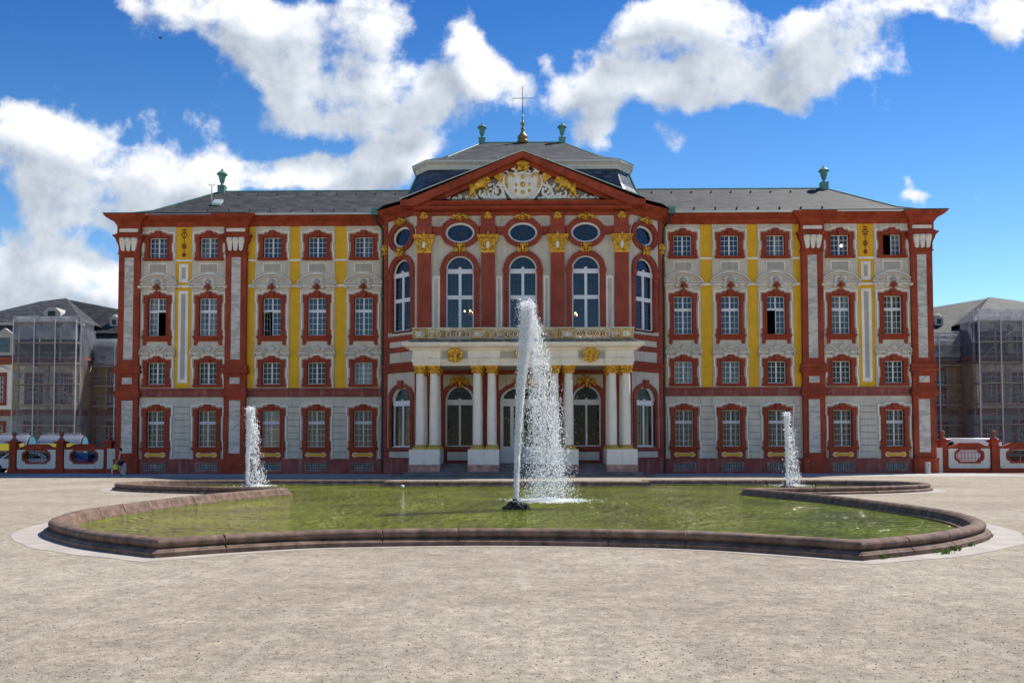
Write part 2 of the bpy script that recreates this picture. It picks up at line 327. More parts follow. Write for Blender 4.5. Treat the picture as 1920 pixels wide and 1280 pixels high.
# ---------------------------------------------------------------- ground
def gravel_mat():
    m=bpy.data.materials.new('gravel_ground'); m.use_nodes=True; N=m.node_tree.nodes; L=m.node_tree.links; b=N['Principled BSDF']
    ge=N.new('ShaderNodeNewGeometry'); P=ge.outputs['Position']
    def noise(sc,det=5,ro=.6,vec=P):
        n=N.new('ShaderNodeTexNoise'); n.inputs['Scale'].default_value=sc; n.inputs['Detail'].default_value=det; n.inputs['Roughness'].default_value=ro; L.new(vec,n.inputs['Vector']); return n.outputs['Fac']
    def mr(s,a,bb,c=0,d=1):
        r=N.new('ShaderNodeMapRange'); r.inputs['From Min'].default_value=a; r.inputs['From Max'].default_value=bb; r.inputs['To Min'].default_value=c; r.inputs['To Max'].default_value=d; L.new(s,r.inputs['Value']); return r.outputs[0]
    def mix(f,a,bb,bt='MIX'):
        x=N.new('ShaderNodeMix'); x.data_type='RGBA'; x.blend_type=bt
        for k,s in (('Factor',f),('A',a),('B',bb)):
            if isinstance(s,(int,float)): x.inputs[k].default_value=s
            elif isinstance(s,tuple): x.inputs[k].default_value=(*s,1)
            else: L.new(s,x.inputs[k])
        return x.outputs['Result']
    def math_(op,a,bb):
        n=N.new('ShaderNodeMath'); n.operation=op
        for i,s in enumerate((a,bb)):
            if isinstance(s,(int,float)): n.inputs[i].default_value=s
            else: L.new(s,n.inputs[i])
        return n.outputs[0]
    c=mix(mr(noise(.22,5),.35,.65),(.39,.335,.25),(.53,.47,.365))
    c=mix(mr(noise(2.1,6,.7),.35,.68),mix(1.0,c,(.72,.71,.70),'MULTIPLY'),mix(1.0,c,(1.12,1.1,1.05),'MULTIPLY'))
    c=mix(mr(noise(95,4,.85),.36,.64),mix(1.0,c,(.55,.55,.57),'MULTIPLY'),mix(1.0,c,(1.32,1.31,1.28),'MULTIPLY'))
    c=mix(mr(noise(9,12,.86),.40,.60),mix(1.0,c,(.60,.59,.58),'MULTIPLY'),mix(1.0,c,(1.22,1.21,1.19),'MULTIPLY'))
    # faint wheel / rake tracks
    mp=N.new('ShaderNodeMapping'); mp.inputs['Scale'].default_value=(2.4,.16,1); mp.inputs['Rotation'].default_value=(0,0,R(62)); L.new(P,mp.inputs['Vector'])
    c=mix(mr(noise(1.6,3,.5,mp.outputs[0]),.58,.72,0,.30),c,(.50,.455,.385))
    # dark and light chips
    patch=mr(noise(1.3,6,.75),.38,.66,.14,.55)
    for sc,thr in ((120,.9),(230,1.5)):
        v=N.new('ShaderNodeTexVoronoi'); v.inputs['Scale'].default_value=sc; L.new(P,v.inputs['Vector'])
        sp=N.new('ShaderNodeSeparateColor'); L.new(v.outputs['Color'],sp.inputs[0])
        near=mr(v.outputs['Distance'],.30,.42,1,0)
        isd=math_('LESS_THAN',sp.outputs[0],math_('MULTIPLY',patch,thr))
        c=mix(math_('MULTIPLY',near,math_('MULTIPLY',isd,.68)),c,mix(sp.outputs[2],(.055,.05,.048),(.17,.155,.14)))
        isl=math_('GREATER_THAN',sp.outputs[1],.86)
        c=mix(math_('MULTIPLY',near,math_('MULTIPLY',isl,.6)),c,(.58,.54,.47))
    L.new(c,b.inputs['Base Color']); b.inputs['Roughness'].default_value=.95; b.inputs['Specular IOR Level'].default_value=.15
    h=math_('ADD',noise(60,3,.7),math_('MULTIPLY',noise(7,4),2.0))
    bp=N.new('ShaderNodeBump'); bp.inputs['Strength'].default_value=.8; bp.inputs['Distance'].default_value=.012; L.new(h,bp.inputs['Height']); L.new(bp.outputs[0],b.inputs['Normal'])
    return m
GRAVEL=gravel_mat()
def sheet(name,x0,x1,y0,y1,z,mt):
    o=MB().add([(x0,y0,z),(x1,y0,z),(x1,y1,z),(x0,y1,z)],[(0,1,2,3)]).build(name,mt); tag(o,kind='structure'); return o
sheet('ground',-900,900,-60,1800,0,GRAVEL)
PAVE=mat('pale_paving',(.39,.345,.29),var=.16,scale=1.5,fine=40,bump=.1)
PALROT=R(-0.8)
# paved strip in front of the palace steps
o=MB().add([(-32,52.5,.004),(32,51.6,.004),(32,62,.004),(-32,62,.004)],[(0,1,2,3)]).build('forecourt_path',mat('path_grit',(.40,.375,.34),var=.15,fine=30)); tag(o,kind='structure')

# loose chips near the viewer
def chips():
    n=26000; vs=[]; fs=[]
    y=5.2+ (rng.random(n)**1.5)*10; x=(rng.random(n)-.5)*2*(.64*y); r=.0026+rng.random(n)**4*.0055
    base=np.array([(1,0,0),(0,1,0),(-1,0,0),(0,-1,0),(0,0,1),(0,0,-1)],float)
    F=[(0,1,4),(1,2,4),(2,3,4),(3,0,4),(1,0,5),(2,1,5),(3,2,5),(0,3,5)]
    for i in range(n):
        q=base*(rng.random((6,1))*.6+.7)*np.array([r[i]*1.3,r[i],r[i]*.7]); a=rng.random()*6.3
        ca,sa=cos(a),sin(a); k=len(vs)
        for p in q: vs.append((x[i]+p[0]*ca-p[1]*sa,y[i]+p[0]*sa+p[1]*ca,p[2]+r[i]*.3))
        fs+=[tuple(j+k for j in f) for f in F]
    me=bpy.data.meshes.new('gravel_chips'); me.from_pydata(vs,[],fs)
    m=mat('chip_stone',(.16,.145,.135),var=.95,scale=40,fine=90,bump=0); me.materials.append(m)
    o=bpy.data.objects.new('gravel_chips',me); col.objects.link(o)
    tag(o,'loose grey and pale stone chips scattered over the near gravel','gravel',kind='stuff')
chips()

# ---------------------------------------------------------------- fountain basin
PR=R(-2.2); PC=(0,0)
half=[(0,14.25),(2.7,13.9),(5.3,12.85)]
def catmull(pts,seg=6,t=.5):
    out=[]
    P=[Vector(p) for p in pts]
    for i in range(len(P)-1):
        p0=P[max(i-1,0)];p1=P[i];p2=P[i+1];p3=P[min(i+2,len(P)-1)]
        for k in range(seg):
            u=k/seg; out.append(.5*((2*p1)+(p2-p0)*u+(2*p0-5*p1+4*p2-p3)*u*u+(3*p1-p0-3*p2+p3)*u**3))
    out.append(P[-1]); return out
def symseg(pts): return [(-x,y) for x,y in reversed(pts)]
near_lobe=catmull([(5.33,13.03),(6.72,13.95),(7.7,14.85),(8.75,16.1),(9.38,17.4),(9.88,19.4),(9.92,22.0),(9.55,26.0),(8.42,30.5)])
far_lobe=catmull([(8.42,30.5),(11.2,31.4),(13.8,32.4),(15.7,33.7),(16.75,35.3),(16.5,37.2),(14.8,38.5),(11,39.0),(5.7,39.0)])
front=catmull([(-5.33,13.03),(-4.2,13.85),(-2.8,14.5),(0,14.85),(2.8,14.5),(4.2,13.85),(5.33,13.03)])
step_in=[(5.7,39.0),(5.6,37.5)]
rear=[(5.6,37.5),(-5.6,37.5)]
loop=front[:-1]+near_lobe[:-1]+far_lobe[:-1]+[Vector(step_in[0])]+[Vector(step_in[1])]+[Vector(rear[1]),Vector((-5.7,39.0))]
loop+= [Vector((-p.x,p.y)) for p in reversed(far_lobe[:-1])][:]
loop+= [Vector((-p.x,p.y)) for p in reversed(near_lobe[:-1])][:-1]
def prot(p): return (p[0]+(p[1]-28)*(.008 if p[1]<28 else .018), p[1]+p[0]*math.tan(PR)) 
loop=[Vector(prot(p)) for p in loop]
# stations with joint grooves
st=[];sc=[];acc=0;nextj=1.0
for i in range(len(loop)):
    a=loop[i]; b=loop[(i+1)%len(loop)]; d=(b-a).length; st.append(a); sc.append(1)
    if d<.02: continue
    u=(b-a)/d; pos=0
    while acc+d-0>nextj:
        s=nextj-acc
        if s>.05 and s<d-.05:
            st+=[a+u*(s-.016),a+u*s,a+u*(s+.016)]; sc+=[1,.86,1]
        nextj+=1.3
    acc+=d
RIM=mat('basin_sandstone',(.155,.097,.070),var=.45,scale=4.5,fine=26,bump=.3,streak=.9,grime=(.055,.048,.028),bdist=.02)
prof=[(.12,.0),(.12,.075),(.10,.085),(.085,.09),(.075,.105),(.045,.118),(.0,.125),(-.02,.135),(.005,.15),(.03,.175),(.038,.205),(.03,.235),(.005,.262),(-.04,.28),(-.10,.286),(-.16,.278),(-.20,.26),(-.215,.235),(-.23,.225),(-.245,.18),(-.27,.12),(-.29,.085),(-.335,.075),(-.34,.06),(-.34,-.1)]
basin=MB().sweep(st,prof,closed=True,scales=sc).build('fountain_basin',RIM,smooth=False)
for p in basin.data.polygons: p.use_smooth=True
basin.data.set_sharp_from_angle(angle=R(35))
tag(basin,'low brown sandstone rim curving in lobes around the green water','fountain basin')
MOSS=mat('basin_foot',(.075,.06,.035),var=.5,scale=3)
# paved apron ring round the basin
ring=MB(); n=len(loop)
def offs(path,o):
    out=[]
    for i in range(len(path)):
        d1=(path[i]-path[i-1]).normalized(); d2=(path[(i+1)%len(path)]-path[i]).normalized()
        n1=Vector((d1.y,-d1.x)); n2=Vector((d2.y,-d2.x)); out.append(path[i]+(n1+n2)/max(1+n1.dot(n2),.5)*o)
    return out
o1=offs(loop,.05); o2=[]
for i in range(n):
    p=loop[i]; k=min(1,max(0,(abs(p.x)-3.5)/4.5)); wd=(.30+.38*k)*(1+.12*mnoise.noise(Vector((p.x,p.y,0)))) if p.y<24 else .6
    d1=(p-loop[i-1]).normalized(); d2=(loop[(i+1)%n]-p).normalized(); n1=Vector((d1.y,-d1.x)); n2=Vector((d2.y,-d2.x)); o2.append(p+(n1+n2)/max(1+n1.dot(n2),.5)*wd)
ring.add([(p.x,p.y,.005) for p in o1]+[(p.x,p.y,.005) for p in o2],[(i,(i+1)%n,n+(i+1)%n,n+i) for i in range(n)])
o=ring.build('basin_paving',PAVE); tag(o,kind='structure')
# water
def water_mat():
    m=bpy.data.materials.new('pond_water'); m.use_nodes=True; N=m.node_tree.nodes; L=m.node_tree.links; b=N['Principled BSDF']
    ge=N.new('ShaderNodeNewGeometry')
    def noise(sc,det,mapsc=(1,1,1)):
        mp=N.new('ShaderNodeMapping'); mp.inputs['Scale'].default_value=mapsc; L.new(ge.outputs['Position'],mp.inputs['Vector'])
        n=N.new('ShaderNodeTexNoise'); n.inputs['Scale'].default_value=sc; n.inputs['Detail'].default_value=det; L.new(mp.outputs[0],n.inputs['Vector']); return n.outputs['Fac']
    r=N.new('ShaderNodeValToRGB'); r.color_ramp.elements[0].position=.36; r.color_ramp.elements[0].color=(.13,.148,.003,1); r.color_ramp.elements[1].position=.66; r.color_ramp.elements[1].color=(.25,.29,.007,1)
    L.new(noise(.55,5,(1,.6,1)),r.inputs[0]); L.new(r.outputs[0],b.inputs['Base Color'])
    b.inputs['Roughness'].default_value=.05; b.inputs['IOR'].default_value=1.5
    a=N.new('ShaderNodeMath'); a.operation='ADD'; L.new(noise(1.7,5,(1.7,1.5,1)),a.inputs[0])
    c=N.new('ShaderNodeMath'); c.operation='MULTIPLY'; c.inputs[1].default_value=.42; L.new(noise(8,4),c.inputs[0]); L.new(c.outputs[0],a.inputs[1])
    bp=N.new('ShaderNodeBump'); bp.inputs['Strength'].default_value=1; bp.inputs['Distance'].default_value=.42; L.new(a.outputs[0],bp.inputs['Height']); L.new(bp.outputs[0],b.inputs['Normal'])
    return m
WATER=water_mat()
inn=offs(loop,-.30)
ys=[p.y for p in inn]; 
# gridded, gently waved sheet clipped to the basin outline
def inside(x,y,poly):
    c=False; j=len(poly)-1
    for i in range(len(poly)):
        a,b=poly[i],poly[j]
        if (a.y>y)!=(b.y>y) and x<(b.x-a.x)*(y-a.y)/(b.y-a.y)+a.x: c=not c
        j=i
    return c
w=MB(); tri=tessellate_polygon([[Vector((p.x,p.y,0)) for p in inn]]); w.add([(p.x,p.y,.035) for p in inn],[tuple(t) for t in tri])
o=w.build('pool_water',WATER,recalc=False)
if o.data.polygons[0].normal.z<0: o.data.flip_normals()
tag(o,kind='structure')

# ---------------------------------------------------------------- water jets
def spray_mat(name,colr,tr=.72,emis=0):
    m=bpy.data.materials.new(name); m.use_nodes=True; N=m.node_tree.nodes; L=m.node_tree.links; N.clear()
    o=N.new('ShaderNodeOutputMaterial'); d=N.new('ShaderNodeBsdfDiffuse'); t=N.new('ShaderNodeBsdfTranslucent'); g=N.new('ShaderNodeBsdfGlossy'); g.inputs['Roughness'].default_value=.25
    d.inputs[0].default_value=(*colr,1); t.inputs[0].default_value=(*colr,1)
    a=N.new('ShaderNodeMixShader'); a.inputs[0].default_value=tr; L.new(d.outputs[0],a.inputs[1]); L.new(t.outputs[0],a.inputs[2])
    b=N.new('ShaderNodeMixShader'); b.inputs[0].default_value=.05; L.new(a.outputs[0],b.inputs[1]); L.new(g.outputs[0],b.inputs[2]); L.new(b.outputs[0],o.inputs[0]); return m
FOAM=spray_mat('white_water',(.99,.99,1.0))
def veil_mat():
    m=spray_mat('thin_water_veil',(.98,.99,1.0)); N=m.node_tree.nodes; L=m.node_tree.links
    out=[n for n in N if n.type=='OUTPUT_MATERIAL'][0]; src=out.inputs[0].links[0].from_socket
    t=N.new('ShaderNodeBsdfTransparent'); mx=N.new('ShaderNodeMixShader'); ge=N.new('ShaderNodeNewGeometry')
    mp=N.new('ShaderNodeMapping'); mp.inputs['Scale'].default_value=(9,9,3.2); L.new(ge.outputs['Position'],mp.inputs['Vector'])
    n=N.new('ShaderNodeTexNoise'); n.inputs['Scale'].default_value=1.6; n.inputs['Detail'].default_value=7; n.inputs['Roughness'].default_value=.7; L.new(mp.outputs[0],n.inputs['Vector'])
    r=N.new('ShaderNodeMapRange'); r.inputs['From Min'].default_value=.44; r.inputs['From Max'].default_value=.62; r.inputs['To Min'].default_value=.08; r.inputs['To Max'].default_value=.95; L.new(n.outputs['Fac'],r.inputs['Value'])
    L.new(r.outputs[0],mx.inputs[0]); L.new(t.outputs[0],mx.inputs[1]); L.new(src,mx.inputs[2]); L.new(mx.outputs[0],out.inputs[0]); return m
VEIL=veil_mat()
OCT=np.array([(1,0,0),(0,1,0),(-1,0,0),(0,-1,0),(0,0,1),(0,0,-1)],float)
OCTF=np.array([(0,1,4),(1,2,4),(2,3,4),(3,0,4),(1,0,5),(2,1,5),(3,2,5),(0,3,5)])
def drops(name,pts,rad,stretch,mt,parent):
    n=len(pts); ax=rng.normal(0,.25,(n,3)); 
    jit=.6+.8*rng.random((n,6,1)); S=np.stack([rad,rad,rad*stretch],1)[:,None,:]
    V=OCT[None]*jit*S
    V[:,:,0]+=V[:,:,2]*ax[:,None,0]; V=V+pts[:,None,:]
    F=(OCTF[None]+(np.arange(n)*6)[:,None,None]).reshape(-1,3)
    me=bpy.data.meshes.new(name); me.from_pydata(V.reshape(-1,3).tolist(),[],F.tolist()); me.materials.append(mt)
    o=bpy.data.objects.new(name,me); col.objects.link(o); o.parent=parent; o['kind']='stuff'; return o
def fall_pts(n,H,lean,drift,spread,top_w,clump=14,zfloor=-.1):
    k=n//clump; t=rng.random(k)**.8
    # falling from near apex
    cx=lean+top_w*.3+drift*t**.7*(.02+1.12*rng.random(k))+rng.normal(0,1,k)*(top_w*.5+spread*.6*t); cy=rng.normal(0,1,k)*(top_w*.5+spread*.9*t)
    cz=H*(1-.03*rng.random(k))-(H-zfloor)*t+ -rng.random(k)*.1
    P=np.stack([cx,cy,cz],1).repeat(clump,0); sg=.03+.05*t.repeat(clump)
    P+=rng.normal(0,1,P.shape)*np.stack([sg,sg,sg*3.2],1); return P
def jet(loc,H,r0,r1,lean,drift,spread,nd,label,rsize,main):
    root=empty('water_jet',loc,0,label,'water jet','jets of water in the basin')
    # rising column: noisy tapered surface
    mb=MB(); nz=240; nk=20; vs=[];fs=[]
    for j in range(nz+1):
        u=j/nz; z=H*u; cx=lean*u**1.7
        r=r0+(r1-r0)*u**1.5
        if u>.82: r*=(max(0,1-((u-.82)/.18)**2))**.7*.97+.03
        for k in range(nk):
            a=2*PI*k/nk; nn=mnoise.noise(Vector((cos(a)*1.5+loc[0],sin(a)*1.5,z*3.0)))+.7*mnoise.noise(Vector((cos(a)*3,sin(a)*3+loc[0],z*9)))
            nn+=.8*mnoise.noise(Vector((cos(a)*5,sin(a)*5+loc[0],z*24))); q=r*(1+(.06+.6*u)*nn); vs.append((cx+q*cos(a),q*sin(a),z+.03*nn))
    for j in range(nz):
        for k in range(nk): fs.append((j*nk+k,j*nk+(k+1)%nk,(j+1)*nk+(k+1)%nk,(j+1)*nk+k))
    mb.add(vs,fs); o=mb.build('column',VEIL if main else FOAM,root,smooth=True)
    if main:
        mb2=MB(); mb2.add([(lean*max(z/H,0)**1.7+(x-lean*max(z/H,0)**1.7)*.72,y*.72,z*.985) for x,y,z in vs],fs); mb2.build('core',FOAM,root,smooth=True)
    # droplets hugging the column
    n1=int(nd*.46); u=rng.random(n1)**.75; a=rng.random(n1)*6.283; rr=(r0+(r1-r0)*u**1.5)*(.8+np.abs(rng.normal(0,.5,n1)))
    P1=np.stack([lean*u**1.7+rr*np.cos(a)-.0*u,rr*np.sin(a),H*u*(1.0-.02*rng.random(n1))],1)
    R1=rsize*(.4+.8*rng.random(n1)); drops('rising_drops',P1,R1,2.2,FOAM,root)
    P2=fall_pts(int(nd*.72),H*.985,lean,drift,spread,r1)
    P2=P2[P2[:,2]>-.05]; R2=rsize*(.25+1.0*rng.random(len(P2))**2.2); drops('falling_drops',P2,R2,1.9,FOAM,root)
    # crown of thrown drops and a few strays
    n3=int(nd*.05); th=rng.random(n3)*6.283; z=H*(1.01-np.abs(rng.normal(0,.13,n3))); rad=r1*(1.1+np.abs(rng.normal(0,.8,n3)))
    P3=np.stack([lean*.8+rad*np.cos(th),rad*np.sin(th),z],1); drops('stray_drops',P3,rsize*(.3+.5*rng.random(n3)),1.2,FOAM,root)
    n4=int(nd*.03); P4=np.stack([rng.normal(drift*.6,spread*2.6+.2,n4),rng.normal(0,spread*2,n4),H*.6*rng.random(n4)**1.2],1); drops('outlying_drops',P4,rsize*(.25+.4*rng.random(n4)),1.2,FOAM,root)
    # boiling foam where it lands
    n5=int(nd*.22); rr=np.abs(rng.normal(0,1,n5)); th=rng.random(n5)*6.283
    P5=np.stack([lean*.5+drift*.75+rr*np.cos(th)*(spread*2.3+.12),rr*np.sin(th)*(spread*2.3+.15),.0+np.abs(rng.normal(0,.035,n5))*np.exp(-rr)],1)
    drops('splash_foam',P5,rsize*(.5+.9*rng.random(n5)),.6,FOAM,root)
    return root
ROCKM=mat('wet_rock',(.030,.024,.022),var=.6,scale=8,rough=.6,bump=.8,bdist=.03)
def rock(loc,rx,rz,label):
    root=MB(); 
    for i in range(46):
        a=random.random()*6.28; q=math.sqrt(random.random()); h=(1-q**1.6)*rz
        root.blob((q*rx*cos(a),q*rx*.8*sin(a),h*.75*random.random()**.4+.0),rx*random.uniform(.12,.26),rx*random.uniform(.12,.26),rx*random.uniform(.10,.24),7,4)
    vs=[]
    for v in root.v:
        nn=mnoise.noise(Vector(v)*9+Vector(loc))*.05; vs.append((v[0]+nn,v[1]+nn,v[2]+nn*.6))
    root.v=vs
    o=root.build('nozzle_rock',ROCKM,loc=loc); tag(o,label,'rock','rocks around the jet nozzles'); return o
rock((.10,23.35,.04),.34,.34,'dark craggy rock in the middle of the pool under the tall jet')
rock((-11.45,36.9,.03),.30,.16,'small dark rock under the jet in the left far lobe')
rock((11.78,36.6,.03),.30,.14,'small dark rock under the jet in the right far lobe')
jet((.12,23.4,.26),5.5,.042,.12,.33,1.0,.17,31000,'tall white jet of water rising in the middle of the pool before the portico',.0108,True)
jet((-11.42,36.9,.1),3.42,.045,.11,.10,.50,.13,3400,'small white jet of water in front of the left wing',.019,False)
jet((11.78,36.6,.1),3.15,.04,.09,.03,.34,.15,2400,'small white jet of water in front of the right wing',.019,False)
BALL=MB().blob((0,0,0),.085,.085,.075,12,8).build('floating_ball',COLM,smooth=True,loc=(-4.6,35.9,.11)); tag(BALL,'small white ball floating in the pool near its rear rim','ball')

# ================================================================ PALACE
pal=empty('palace',(.77,59.0,0),PALROT,'long red yellow and grey baroque palace with rounded middle bay and slate roofs','palace')
AX=[-25.53,-21.95,-17.5,-14.35,-11.1]; AXES=AX+[-a for a in reversed(AX)]
PIL=[-27.48,-19.98,19.98,27.48]
def holed_wall(x0,x1,z0,z1,holes,y=0,th=.3):
    xs=sorted({x0,x1}|{h[0] for h in holes}|{h[1] for h in holes}); zs=sorted({z0,z1}|{h[2] for h in holes}|{h[3] for h in holes})
    xs=[x for x in xs if x0<=x<=x1]; zs=[z for z in zs if z0<=z<=z1]; mb=MB()
    for i in range(len(xs)-1):
        for j in range(len(zs)-1):
            cx=(xs[i]+xs[i+1])/2; cz=(zs[j]+zs[j+1])/2
            if any(h[0]<cx<h[1] and h[2]<cz<h[3] for h in holes): continue
            mb.add([(xs[i],y,zs[j]),(xs[i+1],y,zs[j]),(xs[i+1],y,zs[j+1]),(xs[i],y,zs[j+1])],[(0,1,2,3)])
    return mb
UP=[(6.2,7.72),(9.6,12.24),(15.06,16.5)]
for sgn in (-1,1):
    xs=[a for a in AXES if a*sgn>0]; x0,x1=(-28.2,-9.4) if sgn<0 else (9.4,28.2)
    hs=[(a-.8,a+.8,z0-.1,z1+.1) for a in xs for z0,z1 in UP]
    holed_wall(x0,x1,5.3,17.5,hs).build('upper_wall',YEL,pal)
    hs=[(a-.8,a+.8,1.75,4.5) for a in xs]
    holed_wall(x0,x1,.85,5.4,hs).build('ground_floor_wall',GRY,pal)
    # plinth with openings for the cellar windows
    hs=[(a-.68,a+.68,.27,.70) for a in xs]
    holed_wall(x0-.05 if sgn<0 else x0,x1 if sgn<0 else x1+.05,-.3,.93,hs,y=-.14).build('plinth',PLN,pal)
    mb=MB(); mb.box(x0,x1,-.19,0.05,.93,1.02); mb.build('plinth_cap',PLN,pal)
    # side and rear walls
    MB().box(min(x0,-sgn*0+ (28.19*sgn)),max(x0,28.19*sgn) if sgn>0 else -28.0,.02,12.3,-.2,17.5).build('end_wall',REDL,pal) if sgn<0 else MB().box(28.0,28.19,.02,12.3,-.2,17.5).build('end_wall',REDL,pal)
MB().box(-28,28,12.2,12.4,-.2,17.5).build('rear_wall',REDL,pal)

JOINT=mat('joint_shade',(.16,.15,.13),var=.1)
# ashlar courses of the ground floor between windows
def ashlar():
    segs=[]
    for sgn in (-1,1):
        segs+=[(sgn*24.28,sgn*23.2)]
        segs+=[(sgn*16.33,sgn*15.52),(sgn*13.17,sgn*12.28),(sgn*9.88,sgn*9.45),(sgn*19.1,sgn*18.68)]
    for a,b in segs:
        x0,x1=min(a,b),max(a,b); mb=MB()
        z=1.05
        while z<4.75:
            mb.box(x0,x1,-.035,.02,z,z+.41); z+=.45
        mb.build('ashlar_courses',GRY,pal)
        MB().box(x0,x1,-.012,.01,1.03,4.9).build('ashlar_joints',JOINT,pal)
ashlar()
def ear(a,z0,z1,d=0,foot=True,low=None):
    zt=z1+.22+d; zl=(low if low is not None else z0-.03)-d*.0
    e=a+.335+d; w=a+.265+d
    r=[(e,zl),(e,z0+.36),(w,z0+.45),(w,z1-.42),(e,z1-.33),(e,zt-.02),(.60+d*.5,zt-.02),(.52+d*.5,zt+.09),(.22+d*.6,zt+.10)]
    r+=[(.20+d*.6,zt+.22)] if d==0 else [(.18+d,zt+.13)]
    return [(-x,z) for x,z in reversed(r)][::-1][::-1] and ([(-x,z) for x,z in r][:1]+r+[( -x,z) for x,z in reversed(r)][:-1])
def ringplate(mb,outer,inner,y0,y1): return mb.plate(outer,y0,y1,[inner])
A=.64
def trim(mb,z0,z1,low=None):           # pale moulding that follows the eared frame
    o=ear(A,z0,z1,.19,low=low); i=ear(A,z0,z1,.11,low=low)
    # open ring: build as strip between matching outlines
    n=len(o); vs=[(x,-.11,z) for x,z in o]+[(x,-.11,z) for x,z in i]+[(x,.0,z) for x,z in o]+[(x,.0,z) for x,z in i]; fs=[]
    for k in range(1,n-0):
        j=(k+1)%n
        if k==n: continue
        if k==n-1+1: continue
        if j==0: 
            continue
        fs+=[(k,j,n+j,n+k),(k,j,2*n+j,2*n+k),(n+k,n+j,3*n+j,3*n+k)]
    fs+=[(n-1,0,n,2*n-1)] if False else []
    mb.add(vs,fs)
def sash_leaf(mb,x0,x1,z0,z1,cols,rows,y0=.12,y1=.17,fw=.05,bw=.028):
    mb.box(x0,x0+fw,y0,y1,z0,z1).box(x1-fw,x1,y0,y1,z0,z1).box(x0+fw,x1-fw,y0,y1,z0,z0+fw*1.2).box(x0+fw,x1-fw,y0,y1,z1-fw,z1)
    for i in range(1,cols):
        x=x0+(x1-x0)*i/cols; mb.box(x-bw/2,x+bw/2,y0+.012,y1-.005,z0+fw,z1-fw)
    for j in range(1,rows):
        z=z0+(z1-z0)*j/rows; mb.box(x0+fw,x1-fw,y0+.016,y1-.009,z-bw/2,z+bw/2)
def make_window(kind,open_=None,clear=False):
    z0,z1={'top':(15.06,16.5),'main':(9.6,12.24),'low':(6.2,7.72),'ground':(1.85,4.35)}[kind]
    low={'main':9.2,'ground':.95}.get(kind)
    hole=rect(-A,A,z0,z1)
    f=MB().plate(ear(A,z0,z1,0,low=z0-.03),-.14,.25,[hole])
    # stepped inner moulding and keystone
    f.plate(ear(A,z0,z1,-.10,low=z0-.03)[:],-.165,-.14,[rect(-A-.05,A+.05,z0-.0,z1+.05)]) if False else None
    zt=z1+.22
    f.plate([(-.14,z1-.02),(.14,z1-.02),(.20,zt+.24),(-.20,zt+.24)],-.24,-.10)
    f.plate([(-.27,zt+.0),(-.14,zt+.0),(-.18,zt+.16),(-.25,zt+.14)],-.2,-.13).plate([(.27,zt+.0),(.14,zt+.0),(.18,zt+.16),(.25,zt+.14)],-.2,-.13)
    for s in (-1,1): f.box(s*(A+.04)-.035,s*(A+.04)+.035,-.175,-.14,z0+.02,z1)
    f.box(-A-.07,A+.07,-.172,-.14,z1+.01,z1+.07)
    w=f.build('window',REDM,pal)
    s=MB().box(-A-.42,A+.42,-.26,.02,z0-.14,z0-.035).box(-A-.36,A+.36,-.19,.02,z0-.24,z0-.14)
    if kind in('top','low'): s=MB().box(-A-.40,A+.40,-.24,.02,z0-.13,z0-.035).box(-A-.34,A+.34,-.17,.02,z0-.20,z0-.13)
    s.build('sill',REDM,w)
    if kind=='main':
        MB().plate([(-.98,8.93),(-.78,8.93),(-.72,9.2),(.72,9.2),(.78,8.93),(.98,8.93),(.98,9.36),(-.98,9.36)],-.12,0).build('apron',REDM,w)
    if kind=='ground':
        MB().box(-.93,.93,-.12,0,1.0,1.61).build('apron',REDM,w)
        c=[(-.62,1.14),(-.40,1.14),(-.36,1.19),(.36,1.19),(.40,1.14),(.62,1.14),(.74,1.29),(.62,1.46),(.40,1.46),(.36,1.41),(-.36,1.41),(-.40,1.46),(-.62,1.46),(-.74,1.29)]
        MB().plate(c,-.145,-.11).build('cartouche_rim',WHT,w)
        MB().plate([(x*.93,1.3+(z-1.3)*.78) for x,z in c],-.16,-.12).build('cartouche',YEL,w)
    g=MB()
    zm=z1-.93 if kind=='main' else z1-.83 if kind=='ground' else None
    if zm is None:
        if open_!='L': sash_leaf(g,-A+.01,-.0,z0,z1,2,4)
        sash_leaf(g,.0,A-.01,z0,z1,2,4)
        if open_=='L': g.box(-A+.01,-A+.05,.12,.17,z0,z1)
    else:
        g.box(-A,A,.10,.18,zm-.045,zm+.045)
        sash_leaf(g,-A+.01,0,zm+.045,z1,2,2); sash_leaf(g,0,A-.01,zm+.045,z1,2,2)
        for q,(xa,xb) in (('L',(-A+.01,0)),('R',(0,A-.01))):
            if open_==q: 
                continue
            if open_=='ajar' and q=='L':
                t=MB(); sash_leaf(t,0,.6,z0,zm-.045,2,4); t.v=[(x*cos(R(62))-A+.04+ (y-.12)*0,y+x*sin(R(62)),z) for x,y,z in t.v]; g.add(t.v,t.f); continue
            sash_leaf(g,xa,xb,z0,zm-.045,2,4)
    g.build('sash',SASH,w)
    zs=zm-.045 if zm else z1
    mt=CLEAR if clear else P_DARK
    def pane(x0,x1,za,zb,name='pane',m_=mt,y=.155):
        p=MB().add([(x0,y,za),(x1,y,za),(x1,y,zb),(x0,y,zb)],[(0,1,2,3)]).build(name,m_,w)
        if name=='pane': p.material_slots[0].link='OBJECT'; p.material_slots[0].material=m_
        return p
    if open_ is None: pane(-A,A,z0,z1)
    else:
        if zm: pane(-A,A,zs,z1)
        if open_ in('L','ajar'): pane(0,A,z0,zs)
        else: pane(-A,0,z0,zs)
    if open_ or clear:
        MB().add([(-A,.25,z0),(A,.25,z0),(A,.25,z1),(-A,.25,z1),(-A,1.6,z0),(A,1.6,z0),(A,1.6,z1),(-A,1.6,z1)],[(0,1,5,4),(1,2,6,5),(2,3,7,6),(3,0,4,7),(4,5,6,7)]).build('room_recess',DARK,w)
